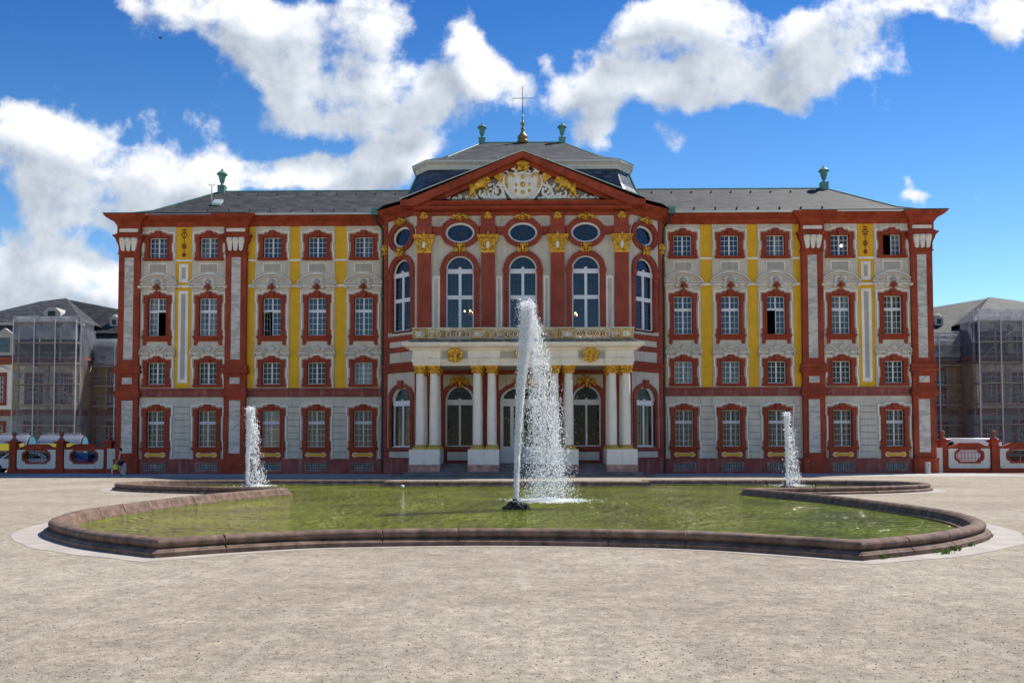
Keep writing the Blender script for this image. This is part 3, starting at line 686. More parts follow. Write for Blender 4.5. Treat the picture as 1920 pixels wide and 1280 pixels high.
    if kind=='ground':
        b=MB()
        for i in range(7):
            x=-A+.09+i*(2*A-.18)/6; b.box(x-.008,x+.008,-.02,.0,z0-.02,z1-.04)
        for i in range(4):
            z=z0+.25+i*.62; b.box(-A+.01,A-.01,-.025,.005,z-.012,z+.012)
        b.build('security_bars',BARM,w)
    return w
PROTO={}
PANES={'top':[P_BLUE,P_PALE,P_BLUE,P_BLUE,P_PALE,P_BLUE,P_BLUE,P_PALE,P_BLUE,P_PALE],
       'main':[P_PALE,P_PALE,P_BLUE,P_BLUE,P_BLUE,P_BLUE,P_BLUE,P_BLUE,P_PALE,P_GRN],
       'low':[P_DARK,P_DARK,P_DARK,P_DARK,P_PALE,P_PALE,P_BLUE,P_DARK,P_DARK,P_DARK],
       'ground':[P_DARK,P_GRN,P_PALE,P_GRN,P_DARK,P_DARK,P_DARK,P_DARK,P_DARK,P_DARK]}
SPECIAL={('main',0):'R',('main',2):'ajar',('main',7):'L',('top',9):'L'}
for kind in ('top','main','low','ground'):
    for i,a in enumerate(AXES):
        sp=SPECIAL.get((kind,i)); cl=(kind=='top' and i==8)
        if sp or cl:
            wdw=make_window(kind,sp,cl)
        elif kind not in PROTO: wdw=PROTO[kind]=make_window(kind)
        else: wdw=copy_tree(PROTO[kind],pal)
        wdw.location=(a,0,0)
        for ch in [c for c in bpy.data.objects if c.parent==wdw and c.name.startswith('pane')]:
            if not cl: ch.material_slots[0].material=PANES[kind][i]
        if sp: wdw['label']={'R':'main floor window with its lower right casement open','ajar':'main floor window with its left casement ajar','L':'window with its left casement open on a dark room'}[sp]
def lamp_mat():
    m=bpy.data.materials.new('lit_bulb'); m.use_nodes=True; b=m.node_tree.nodes['Principled BSDF']; b.inputs['Emission Color'].default_value=(1,.62,.25,1); b.inputs['Emission Strength'].default_value=9; return m
BULB=lamp_mat()
o=MB().blob((0,0,0),.10,.10,.10).build('lamp_globe',BULB,pal,loc=(AXES[8]+.32,.5,15.85))

# grey wall panels and mouldings per axis
def make_axis():
    P=MB()
    hl=[rect(-.8,.8,z0-.1,z1+.1) for z0,z1 in UP]
    P.plate(rect(-1.22,1.22,5.93,17.3),-.05,.0,hl)
    p=P.build('wall_panel',GRY,pal)
    t=MB()
    for z0,z1 in UP: trim(t,z0,z1,low={15.06:14.95,9.6:9.0,6.2:5.95}[z0])
    trim(t,1.85,4.35,low=.98)
    for s in (-1,1):
        t.box(s*.62-.03,s*.62+.03,-.09,-.05,14.05,14.68)
    t.box(-.65,.65,-.09,-.05,14.62,14.68)
    arc=arcpts(0,13.55,.66,.5,20,160,10); t.plate(arc+[(x,z-.07) for x,z in reversed(arc)],-.09,-.05)
    t.build('pale_moulding',WHT,p)
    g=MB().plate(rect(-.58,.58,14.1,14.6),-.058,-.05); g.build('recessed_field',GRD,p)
    # segmental hood above the main window
    h=MB(); oa=arcpts(0,12.62,1.62,1.33,29.5,150.5,18); ia=arcpts(0,12.62,1.54,1.23,31,149,18)
    h.plate(oa+list(reversed(ia)),-.22,-.05); oa2=arcpts(0,12.62,1.50,1.17,32,148,18); ia2=arcpts(0,12.62,1.42,1.10,33,147,18); h.plate(oa2+list(reversed(ia2)),-.16,-.05)
    h.box(-1.38,-.42,-.22,-.05,13.17,13.24).box(.42,1.38,-.22,-.05,13.17,13.24).box(-1.34,1.34,-.16,-.05,12.98,13.14)
    h.plate([(-.36,12.98),(.36,12.98),(.42,13.55),(.28,13.62),(-.28,13.62),(-.42,13.55)],-.20,-.05)
    for s in(-1,1):
        h.blob((s*1.22,-.2,13.0),.16,.14,.13,10,6); h.blob((s*.40,-.2,13.0),.15,.12,.17,8,5)
    h.build('arched_hood',HOOD,p)
    b=MB().blob((0,-.3,13.35),.17,.12,.20,9,6).blob((-.16,-.26,13.30),.10,.08,.14,7,4).blob((.16,-.26,13.30),.10,.08,.14,7,4).blob((0,-.32,13.12),.12,.1,.1,7,4); b.build('shell_carving',GRD,p,smooth=True)
    MB().lathe([(.03,0),(.07,.03),(.05,.08),(.17,.16),(.22,.27),(.19,.36),(.10,.42),(.13,.46),(.03,.55)],(0,-.30,12.70),12).build('urn_ornament',REDM,p,smooth=True)
    # scrolled hood above the low window
    h=MB()
    for s in(-1,1):
        pts=[(s*(1.24-1.0*u)*1.0,-.16,8.42+.36*sin(PI*min(1,u*1.08))**.8) for u in [k/10 for k in range(11)]]
        pts=[(s*x,-.16,z) for x,z in [(1.24,8.38),(1.18,8.56),(1.05,8.70),(.88,8.78),(.70,8.76),(.55,8.66),(.42,8.52),(.30,8.44)]]
        h.tube(pts,[.05]*8,6); 
        pts=[(s*x,-.13,z) for x,z in [(1.08,8.40),(1.0,8.55),(.86,8.63),(.72,8.60),(.6,8.5)]]; h.tube(pts,[.035]*5,5)
    h.box(-1.28,-.55,-.17,-.05,8.30,8.40).box(.55,1.28,-.17,-.05,8.30,8.40).box(-.6,.6,-.15,-.05,8.25,8.33)
    for k in range(-2,3): h.blob((k*.085,-.14,8.66+.05*(2-abs(k))),.05,.06,.17,6,5,rot=-k*.3)
    h.build('scrolled_hood',HOOD,p)
    c=MB()
    for s in(-1,1): c.plate([(s*1.22,8.32),(s*1.28,8.22),(s*1.2,8.06),(s*1.08,8.2),(s*1.12,8.32)],-.17,-.05); c.plate([(s*.56,8.4),(s*.74,8.2),(s*.6,8.14),(s*.45,8.18),(s*.5,8.33)],-.17,-.05)
    c.build('hood_bracket',GRD,p)
    return p
ax0=make_axis()
for i,a in enumerate(AXES):
    q=ax0 if i==0 else copy_tree(ax0,pal)
    q.location=(a,0,0)
# horizontal string courses in the yellow fields
mb=MB()
for (a,b) in [(-26.85,-26.75),(-24.31,-23.17),(-20.73,-20.7),(-19.2,-18.72),(-16.28,-15.57),(-13.13,-12.32),(-9.88,-9.4)]:
    for z0,z1 in ((14.82,14.95),(13.0,13.13)):
        for sg in (-1,1):
            xa,xb=sorted((sg*a,sg*b)); mb=MB().box(xa,xb,-.055,0,z0,z1)
            if z0<14: mb.box(xa,xb,-.10,0,13.10,13.15)
            mb.build('string_course',WHT,pal)
for s in (-1,1):
    x=s*23.74
    MB().plate(rect(x-.34,x+.34,6.3,12.75),-.03,0).build('slim_panel',WHT,pal); MB().plate(rect(x-.15,x+.15,6.55,12.55),-.04,-.03).build('slim_field',GRD,pal)
    MB().plate(rect(x-.32,x+.32,13.35,14.65),-.03,0).build('slim_panel',WHT,pal); MB().plate(rect(x-.13,x+.13,13.6,14.4),-.04,-.03).build('slim_field',GRD,pal)
    mb=MB(); mb.tube([(x,-.03,15.25),(x,-.03,17.1)],.02,4)
    for zc,r in ((16.7,.17),(15.9,.12),(15.3,.09)):
        for k in range(6): t=k*PI/3; mb.blob((x+r*cos(t),-.03,zc+r*sin(t)*1.1),.06,.03,.07,6,4)
    mb.box(x-.15,x+.15,-.04,0,17.02,17.1); mb.build('painted_festoon',REDM,pal)
# cellar windows
def cellar():
    o=MB().plate(rect(-.78,.78,.12,.78),-.17,-.02,[rect(-.64,.64,.28,.69)]).build('cellar_window',mat('cellar_surround',(.24,.13,.11),var=.4,streak=.5),pal)
    MB().add([(-.66,-.0,.27),(.66,0,.27),(.66,0,.70),(-.66,0,.70)],[(0,1,2,3)]).build('pane',P_DARK,o)
    b=MB()
    for k in range(11): x=-.58+k*.116; b.box(x-.009,x+.009,-.12,-.10,.28,.69)
    for z in(.38,.49,.60): b.box(-.64,.64,-.115,-.095,z-.009,z+.009)
    b.box(-.02,.02,-.13,-.09,.28,.69).box(-.64,.64,-.15,-.05,.255,.29); b.build('grille',IRONW,o); return o
c0=cellar()
for i,a in enumerate(AXES):
    q=c0 if i==0 else copy_tree(c0,pal)
    q.location=(a,0,0)

# pilasters
def pilaster():
    hw=.75
    s=MB().box(-hw-.08,hw+.08,-.42,.05,-.2,.93).box(-hw-.12,hw+.12,-.46,.05,.93,1.03)
    s.plate(rect(-hw,hw,1.03,5.3),-.30,.05,[rect(-.40,.40,1.42,5.08)]); s.box(-.40,.40,-.24,.04,1.40,5.1)
    s.box(-hw+.15,hw-.15,-.33,-.30,1.1,1.3)
    for z0,z1,e in ((5.3,5.42,.10),(5.42,5.56,.16),(5.56,5.72,.12),(5.72,5.84,.06),(5.84,6.0,.03)): s.box(-hw-e,hw+e,-.30-e,.05,z0,z1)
    s.box(-hw-.01,hw+.01,-.31,.05,6.0,6.9)
    for z0,z1,e in ((6.9,6.98,.08),(6.98,7.18,.18),(7.18,7.28,.10),(7.28,7.46,.14),(7.46,7.58,.06)): s.box(-hw-e,hw+e,-.30-e,.05,z0,z1)
    s.plate(rect(-hw+.02,hw-.02,7.58,15.3),-.28,.05,[rect(-.33,.33,7.92,15.05)]); s.box(-.33,.33,-.22,.04,7.9,15.07)
    s.box(-hw-.05,hw+.05,-.36,.05,15.30,15.38).box(-hw-.0,hw+.0,-.30,.05,15.38,15.48)
    # capital body, concave sides
    out=[]
    zs=[15.48,15.7,15.95,16.2,16.42]; ws=[.74,.72,.76,.90,.96]
    s.plate([(-w_,z) for w_,z in zip(ws,zs)][::-1]+[(w_,z) for w_,z in zip(ws,zs)],-.36,.05)
    s.box(-.98,.98,-.52,.05,16.42,16.52).box(-1.06,1.06,-.60,.05,16.52,16.62).box(-.90,.90,-.46,.05,16.62,16.72)
    s.box(-.82,.82,-.38,.05,16.72,17.4)
    p=s.build('pilaster',RED,pal)
    for z0,z1,hx in ((1.42,5.08,.40),(6.22,6.66,.36),(7.92,15.05,.33)):
        MB().plate(rect(-hx+.01,hx-.01,z0,z1),-.265 if z0!=6.22 else -.335,-.1).build('marble_panel',MARB,p)
    c=MB()
    for k in(-1,0,1):
        x=k*.42; vs=[(x-.19,16.40),(x-.20,16.2),(x-.14+k*-.03,15.75),(x-.11-k*.05,15.52),(x-.0-k*.05,15.46),(x+.11-k*.05,15.52),(x+.14-k*.03,15.75),(x+.20,16.2),(x+.19,16.40)]
        c.plate(vs,-.50,-.3); c.blob((x,-.52,16.28),.19,.12,.14,8,5)
    c.plate([(-.62,16.82),(.62,16.82),(.68,16.9),(.62,17.06),(-.62,17.06),(-.68,16.9)],-.42,-.3)
    c.build('capital_consoles',COLM,p)
    return p
p0=pilaster()
for i,a in enumerate(PIL):
    q=p0 if i==0 else copy_tree(p0,pal)
    q.location=(a,0,0)

# bay outline
def bay_arc():
    return [Vector(p) for p in ((-9.45,0),(-9.43,-.72),(-9.27,-1.02),(-8.72,-1.50),(-8.17,-1.96),(-7.61,-2.42),(-7.10,-2.86),(-7.0,-3.0))]
bl=bay_arc(); br=[Vector((-p.x,p.y)) for p in reversed(bl)]
def front_path(jog=.35,ends=True):
    L=[]
    if ends: L+=[(-28.24,12.4),(-28.24,-jog)]
    L+=[(-26.73,-jog),(-26.73,0),(-20.77,0),(-20.77,-jog),(-19.19,-jog),(-19.19,0)]
    L=[Vector(p) for p in L]
    Rr=[Vector((-p.x,p.y)) for p in reversed(L)]
    return L+bl+br+Rr
corn=[(-.3,17.26),(.06,17.26),(.10,17.36),(.14,17.38),(.18,17.48),(.26,17.56),(.46,17.66),(.56,17.72),(.60,17.74),(.62,17.80),(.70,17.84),(.72,17.95),(-.3,17.97)]
MB().sweep(front_path(),corn).build('main_cornice',RED,pal)
# belt course across each wing (between pilasters) and around the bay
belt=[(-.05,5.34),(.06,5.34),(.10,5.42),(.10,5.46),(.05,5.48),(.05,5.74),(.10,5.78),(.14,5.86),(.14,5.93),(-.05,5.94)]
for s in(-1,1):
    for a,b in ((-26.83,-20.77),(-19.19,-9.4)):
        pth=[Vector((a,0)),Vector((b,0))] if s<0 else [Vector((-b,0)),Vector((-a,0))]
        MB().sweep(pth,belt).build('belt_course',PLN,pal)

# ---- bay walls
FR=[-4.16,0,4.16]
def bay_module_holes(cx,side=False):
    return [[(cx+x,z) for x,z in archp(1.0,9.5 if side else 8.9,13.55)],[(cx+x,z) for x,z in ell(0,16.0,1.05,.78)]]
holes=[h for c in FR for h in bay_module_holes(c)]
MB().plate(rect(-7.15,7.15,8.2,17.4),-3,-2.7,holes).build('bay_upper_wall',GRY,pal)
hl=[]
for c in FR:
    hw=1.5 if c==0 else .95; hl.append([(c+x,z) for x,z in archp(hw,.5 if c==0 else 1.85,4.88,.95 if c==0 else .98)])
MB().plate(rect(-7.15,7.15,-.1,8.2),-3,-2.7,hl).build('bay_lower_wall',REDL,pal)
ang=R(40)
SC=[(-8.14,-1.90,-ang),(8.14,-1.90,ang)]
def side_wall():
    # flat facet for the window plus two flanking facets
    m=MB().plate(rect(-1.42,1.42,8.2,17.4),-.02,.3,bay_module_holes(0,True))
    m2=MB().plate(rect(-1.42,1.42,.9,8.2),-.02,.3,[archp(.95,1.85,4.88,.9)])
    return m,m2
def at_side(mb,name,mt,i,smooth=False,parent=None):
    x,y,a=SC[i]; return mb.build(name,mt,parent or pal,smooth=smooth,loc=(x,y,0),rz=a)
for i in (0,1):
    a,b=side_wall(); at_side(a,'bay_side_wall',GRY,i); at_side(b,'bay_side_lower_wall',GRY,i)
    for s in(-1,1):
        pass
    at_side(MB().box(-1.45,1.45,-.06,.1,-.2,.93),'bay_plinth',PLN,i)
bands=[('bay_band',[(0,8.95),(.05,8.95),(.10,9.05),(.16,9.12),(.18,9.22),(.05,9.3),(0,9.3)]),
       ('bay_band',[(0,8.22),(.04,8.22),(.08,8.3),(.12,8.42),(.04,8.5),(0,8.5)]),
       ('bay_cornice',[(0,6.82),(.12,6.84),(.20,6.92),(.20,7.0),(.10,7.08),(.12,7.16),(.28,7.28),(.30,7.36),(.10,7.42),(0,7.42)])]
for nm,pf in bands:
    MB().sweep(bl,pf).build(nm,REDL,pal); MB().sweep(br,pf).build(nm,REDL,pal)
for pth in (bl,br):
    MB().sweep(pth,[(0,-.2),(.12,-.2),(.12,.9),(.17,.93),(.17,1.02),(0,1.06)]).build('bay_plinth',PLN,pal)
    MB().sweep(pth,[(0,1.56),(.10,1.58),(.16,1.66),(.16,1.76),(0,1.8)]).build('bay_sill_band',REDL,pal)
# entablature band linking the ovals
for xa,xb in ((-7.0,-5.35),(-2.97,-1.2),(1.2,2.97),(5.35,7.0)):
    MB().sweep([Vector((xa,-3)),Vector((xb,-3))],[(0,15.82),(.05,15.84),(.06,15.98),(.10,16.0),(.11,16.2),(.18,16.3),(.18,16.38),(0,16.42)]).build('frieze_band',REDL,pal)
MB().sweep([Vector((-7.15,-3)),Vector((7.15,-3))],[(0,17.12),(.05,17.12),(.12,17.2),(.16,17.3),(0,17.3)]).build('frieze_band',REDL,pal)


def gold_blobs(mb,cx,cz,w,h,y,seed,k=16,curl=True):
    r=random.Random(seed)
    for i in range(k):
        u=r.random(); x=u*w/2; z=cz+(r.random()-.5)*h*(1-.6*u); s=r.uniform(.05,.10)*(w+h)/1.2
        for sg in(-1,1): mb.blob((cx+sg*x,y-r.uniform(0,.06),z),s*r.uniform(.5,1.1),.06,s*r.uniform(.5,1.2),6,4,rot=sg*r.uniform(-1,1))
    mb.blob((cx,y-.06,cz),w*.13,.09,h*.30,8,6)
    if curl:
        for sg in(-1,1):
            pts=[(cx+sg*(w*.22+w*.20*t*cos(t*5.2)),y-.06,cz+h*.12+h*.30*(1-t)*sin(t*5.2)) for t in [q/9 for q in range(10)]]
            mb.tube(pts,[.035]*10,5)
def leadgrid(mb,hw,z0,z1,y,nx,nz,bw=.018):
    for s in(-1,1):
        for i in range(1,nx): x=s*(.06+(hw-.06)*i/nx); mb.box(x-bw/2,x+bw/2,y,y+.01,z0,z1)
    for j in range(1,nz): z=z0+(z1-z0)*j/nz; mb.box(-hw,hw,y+.002,y+.012,z-bw/2,z+bw/2)
def arched_window(zb,side=False):
    bot=zb
    outer=[(1.29,bot),(1.29,13.2)]+arcpts(0,13.55,1.29,1.26,0,180,24)+[(-1.29,13.2),(-1.29,bot)]
    inner=archp(.93,bot+.02,13.55)
    f=MB().plate(outer,-.13,.30,[inner])
    o2=arcpts(0,13.55,1.29,1.26,2,178,24); i2=arcpts(0,13.55,1.19,1.16,2,178,24); f.plate(o2+i2[::-1],-.17,-.12)
    o2=arcpts(0,13.55,1.03,1.02,0,180,24); i2=arcpts(0,13.55,.95,.94,0,180,24); f.plate(o2+i2[::-1],-.16,-.12)
    for s in(-1,1): f.box(s*1.11-.2,s*1.11+.2,-.24,.0,13.24,13.5); f.box(s*1.11-.23,s*1.11+.23,-.27,.0,13.44,13.56); f.box(s*1.02-.04,s*1.02+.04,-.16,-.12,bot,13.2)
    w=f.build('arched_window',REDL,pal)
    g=MB(); ring_o=archp(.93,bot,13.55); ring_i=archp(.83,bot+.12,13.55,n=16)
    g.plate(ring_o,.12,.20,[ring_i])
    g.box(-.93,.93,.06,.2,13.28,13.58).box(-.85,.85,.04,.1,13.36,13.46).box(-.86,.86,.10,.2,11.58,11.84).box(-.09,.09,.08,.18,bot+.1,13.3); g.blob((0,.05,13.62),.12,.06,.11,10,6)
    g.build('sash',SASH,w)
    p=MB().plate(archp(.88,bot+.05,13.56),.175,.18); p.build('pane',CLEAR,w)
    l=MB(); leadgrid(l,.83,bot+.12,11.58,.155,3,7); leadgrid(l,.83,11.84,13.28,.155,3,4)
    for k in range(1,6): t=PI*k/6; l.tube([(.15*cos(t),.16,13.58+.15*sin(t)),(.83*cos(t),.16,13.55+.83*sin(t))],.01,4)
    for rr in(.32,.58): l.tube([(rr*cos(PI*k/12),.16,13.55+rr*sin(PI*k/12)) for k in range(13)],.010,4)
    l.build('lead_bars',LEAD,w)
    return w
def oval_window():
    f=MB().plate(ell(0,16.0,1.29,1.03,36),-.15,.30,[ell(0,16.0,.97,.70,36)])
    f.plate(ell(0,16.0,1.29,1.03,36),-.21,-.15,[ell(0,16.0,1.19,.93,36)]).plate(ell(0,16.0,1.08,.81,36),-.19,-.15,[ell(0,16.0,.98,.71,36)])
    w=f.build('oval_window',REDL,pal)
    MB().plate(ell(0,16.0,.98,.71,36),.08,.2,[ell(0,16.0,.84,.56,36)]).build('sash',SASH,w)
    MB().plate(ell(0,16.0,.88,.60,30),.17,.18).build('pane',CLEAR,w)
    l=MB()
    for k in range(8): t=PI*k/4+.39; l.tube([(0,.16,16.0),(.84*cos(t),.16,16.0+.56*sin(t))],.009,4)
    l.tube([(.5*cos(PI*k/12),.16,16+.33*sin(PI*k/12)) for k in range(25)],.010,4)
    l.build('lead_bars',LEAD,w); return w
aw=arched_window(9.0); ow=oval_window()
aw.location=(FR[0],-3,0); ow.location=(FR[0],-3,0)
for c in FR[1:]:
    q=copy_tree(aw,pal); q.location=(c,-3,0); q=copy_tree(ow,pal); q.location=(c,-3,0)
aws=arched_window(9.58)
for i in(0,1):
    x,y,a=SC[i]; q=aws if i==0 else copy_tree(aws,pal); q.location=(x,y,0); q.rotation_euler.z=a
    q=copy_tree(ow,pal); q.location=(x,y,0); q.rotation_euler.z=a
    MB
for zc,w_,h_,sd_,k_ in ((17.0,1.05,.42,5,16),(14.98,.62,.85,9,20)):
    g=MB(); gold_blobs(g,0,zc,w_,h_,-.25,sd_,k_); gc=g.build('gilt_cartouche',GOLD,pal,smooth=True,loc=(FR[0],-3,0))
    for c in FR[1:]: q=gc.copy(); col.objects.link(q); q.location=(c,-3,0)
    for x,y,a in SC: q=gc.copy(); col.objects.link(q); q.location=(x,y,0); q.rotation_euler.z=a
# grey field mouldings
for c in FR:
    for s in(-1,1):
        x0=c+s*1.36
        g=MB(); g.plate([(x0,15.55),(x0+s*.12,15.55)] if False else [(c+s*1.55,17.02),(c+s*1.32,17.02),(c+s*1.30,16.96),(c+s*1.02,16.96),(c+s*1.3,16.70),(c+s*1.55,16.5)],-3.03,-3.0); g.build('frieze_field',GRD,pal)
for s in(-1,1):
    for (x0,x1) in ((5.48,5.98),(1.36,1.76)):
        a,b=sorted((s*x0,s*x1)); g=MB(); g.plate(rect(a,b,9.1,13.1),-3.06,-3.0,[rect(a+.12,b-.12,9.3,12.95)]); g.build('pier_moulding',WHT,pal)
# bay pilasters
PX=[(-6.52,.45),(-2.29,.45),(2.29,.45),(6.52,.45)]
def bay_pilaster():
    s=MB().box(-.45,.45,-.22,.05,8.9,14.62).box(-.52,.52,-.30,.05,15.82,16.42).box(-.46,.46,-.24,.05,16.42,17.3)
    s.box(-.57,.57,-.36,.05,16.28,16.38)
    p=s.build('bay_pilaster',REDL,pal)
    g=MB().plate([(-.47,14.6),(.47,14.6),(.47,14.72),(.44,14.76),(.5,15.1),(.66,15.5),(.70,15.68),(.70,15.80),(-.70,15.80),(-.70,15.68),(-.66,15.5),(-.5,15.1),(-.44,14.76),(-.47,14.72)],-.30,.03)
    for sg in(-1,1):
        g.tube([(sg*(.47+.16*(1-t)*cos(t*9)),-.36,15.5+.16*(1-t)*sin(t*9)) for t in [q/12 for q in range(12)]],.035,5); g.blob((sg*.47,-.34,15.5),.08,.08,.08)
        for k in range(5): g.blob((sg*(.15+.07*k),-.32,14.82+.05*k+.04*(k%2)),.07,.06,.10,6,4)
    rc=random.Random(8)
    for k in range(46):
        z=rc.uniform(14.78,15.7); hx=.42+.24*max(0,(z-14.9)/.8); x=rc.uniform(-hx,hx); g.blob((x,-.31,z),rc.uniform(.03,.06),.05,rc.uniform(.04,.09),6,4,rot=rc.uniform(-.8,.8))
    g.box(-.72,.72,-.38,.03,15.74,15.80)
    g.blob((0,-.38,15.8),.10,.08,.20,8,5).blob((0,-.36,15.45),.20,.06,.09,8,5)
    for sg in(-1,1): g.tube([(sg*.14,-.36,14.8),(sg*.22,-.37,15.1),(sg*.15,-.38,15.42)],.03,5)
    g.build('capital',GOLD,p)
    MB().blob((0,-.34,15.12),.13,.06,.25,8,6).build('capital_shield',COLM,p)
    k=MB(); gold_blobs(k,0,16.98,.5,.75,-.30,3,14); k.build('gilt_mask',GOLD,p,smooth=True)
    return p
bp0=bay_pilaster()
for i,(x,_) in enumerate(PX):
    q=bp0 if i==0 else copy_tree(bp0,pal)
    q.location=(x,-3,0)
# half pilasters where the bay meets the wings
for s in(-1,1):
    MB().box(s*9.40-.13,s*9.40+.13,-.98,.05,.0,17.3).build('bay_edge_strip',REDL,pal)
    k=MB(); gold_blobs(k,s*9.5,15.2,.35,1.1,-.95,21,14); k.build('capital',GOLD,pal,smooth=True)

# interior of the hall behind the clear panes, with chandeliers
HALL=mat('hall_interior',(.045,.04,.035),var=.3)
_hp=[(-9.35,-.2),(-6.9,-2.65),(6.9,-2.65),(9.35,-.2),(9.35,7),(-9.35,7)]
_h=MB().add([(x,y,8.3) for x,y in _hp]+[(x,y,17.3) for x,y in _hp],[(0,1,2,3,4,5),(6,7,8,9,10,11),(3,4,10,9),(4,5,11,10),(5,0,6,11)]); _h.build('hall_interior',HALL,pal)
def chandelier(x,y,z):
    r=empty('chandelier',(x,y,z),0,'glowing candle chandelier seen through the tall window '+('left' if x<0 else 'right')+' of the middle one','chandelier','chandeliers inside the hall')
    r.matrix_world=pal_m@Matrix.Translation((x,y,z))
    f=MB().tube([(0,0,0),(0,0,2.5)],.02,5).lathe([(.02,-.1),(.10,0),(.03,.3)],n=8); b=MB()
    for k in range(8):
        a=2*PI*k/8+.3; rr=.5 if k%2 else .32; f.tube([(0,0,0),(rr*.6*cos(a),rr*.6*sin(a),-.12),(rr*cos(a),rr*sin(a),.1)],.015,4)
        if k in(1,4,6): b.blob((rr*cos(a),rr*sin(a),.18),.055,.055,.07,6,4)
    f.build('frame',GOLD,r); b.build('bulbs',BULB,r); return r
pal_m=Matrix.Translation(pal.location)@Matrix.Rotation(PALROT,4,'Z')
chandelier(-3.75,.2,11.1); chandelier(3.55,.2,10.9)

# ground-floor arched windows and door
def low_arch(side=False):
    w_o=[(1.22,1.6),(1.22,5.4)]+[(.95,5.75),(.45,6.02),(.22,6.06),(.20,6.26),(-.20,6.26),(-.22,6.06),(-.45,6.02),(-.95,5.75)]+[(-1.22,5.4),(-1.22,1.6)]
    inner=[(.95,1.78),(.95,4.95)]+arcpts(0,4.93,.95,.93,0,180,18)+[(-.95,1.78)]
    w=MB().plate(w_o,-.14,.3,[inner]); 
    w.plate([(-.17,5.7),(.17,5.7),(.23,6.28),(-.23,6.28)],-.24,-.12)
    for s in (-1,1): w.box(s*1.02-.04,s*1.02+.04,-.17,-.14,1.8,5.0)
    w=w.build('arched_window',REDL,pal)
    g=MB().plate(rect(-.95,.95,1.78,5.88),.12,.2,[rect(-.84,-.06,1.92,4.58),rect(.06,.84,1.92,4.58),[(-.80,4.93),(.80,4.93)]+arcpts(0,4.93,.80,.80,8,172,14)])
    g.plate(arcpts(0,4.93,.92,.90,0,180,18)+arcpts(0,4.93,.82,.82,0,180,18)[::-1],.07,.12); g.box(-.95,.95,.07,.12,4.62,4.82); g.blob((0,.06,4.96),.10,.06,.09,8,5)
    g.build('sash',SASH,w)
    MB().plate(rect(-.93,.93,1.8,5.86),.205,.21).build('pane',P_PORCH if not side else P_GRN,w)
    l=MB(); leadgrid(l,.84,1.92,4.58,.195,3,9)
    for k in range(1,6): t=PI*k/6; l.tube([(.15*cos(t),.2,4.95+.15*sin(t)),(.8*cos(t),.2,4.95+.8*sin(t))],.01,4)
    l.tube([(.45*cos(PI*k/12),.2,4.95+.45*sin(PI*k/12)) for k in range(13)],.010,4)
    l.build('lead_bars',mat('pale_lead',(.035,.034,.03),var=0,bump=0),w); return w
la=low_arch(); la.location=(FR[0],-3,0); q=copy_tree(la,pal); q.location=(FR[2],-3,0)
ls=low_arch(True)
for i in(0,1):
    x,y,a=SC[i]; q=ls if i==0 else copy_tree(ls,pal); q.location=(x,y,0); q.rotation_euler.z=a
    at_side(MB().plate(rect(-1.15,1.15,8.55,8.93),-.07,.0),'bay_field',GRY,i); at_side(MB().plate(rect(-1.15,1.15,7.5,8.18),-.07,0),'bay_field',GRY,i)
    at_side(MB().plate(rect(-1.15,1.15,1.12,1.52),-.09,0),'bay_field',GRY,i)
    at_side(MB().box(-1.5,1.5,-.045,.05,1.02,1.6),'bay_apron',REDL,i)
    at_side(MB().box(-1.5,1.5,-.045,.05,7.42,8.96),'bay_apron',REDL,i)
d=MB().plate(archp(1.5,.45,4.9,.95,20),.1,.2,[rect(-1.30,-.85,1.85,4.5),rect(.85,1.30,1.85,4.5),rect(-.62,-.06,1.85,4.5),rect(.06,.62,1.85,4.5),[(-1.3,4.98),(1.3,4.98)]+arcpts(0,4.95,1.3,.78,6,174,16)])
d.box(-1.5,1.5,.04,.1,4.62,4.84).box(-.78,-.70,.05,.1,.5,4.6).box(.70,.78,.05,.1,.5,4.6).box(-.03,.03,.05,.1,.5,4.6)
for a,b in((-1.3,-.85),(.85,1.3),(-.62,-.06),(.06,.62)): d.plate(rect(a,b,.65,1.65),.07,.1,[rect(a+.07,b-.07,.72,1.58)])
d=d.build('entrance_door',SASH,pal,loc=(0,-3,0)); MB().plate(archp(1.48,.46,4.9,.93),.205,.21).build('pane',P_PORCH,d)
MB().box(-.10,-.05,.02,.07,2.0,2.35).build('handle',GOLD,d)
# panels and gilding over the porch windows
for c in FR:
    hw=1.08 if c else 1.6
    pts=[(c-hw,6.58),(c-hw,5.55)]+[(c-x_,z) for x_,z in arcpts(0,5.1,hw*1.02,1.02,28,152,10)]+[(c+hw,5.55),(c+hw,6.58)]
    MB().plate(pts[::-1],-3.05,-3.0).build('porch_field',GRY,pal)
    g=MB(); gold_blobs(g,c,6.1,1.1,.85,-3.16,31,20); g.build('gilt_cartouche',GOLD,pal,smooth=True)
    if c: MB().plate(rect(c-.82,c+.82,.95,1.5),-3.06,-3.0).build('porch_dado',COLM,pal); MB().box(c-1.05,c+1.05,-3.1,-3,1.58,1.7).build('porch_sill',REDL,pal)

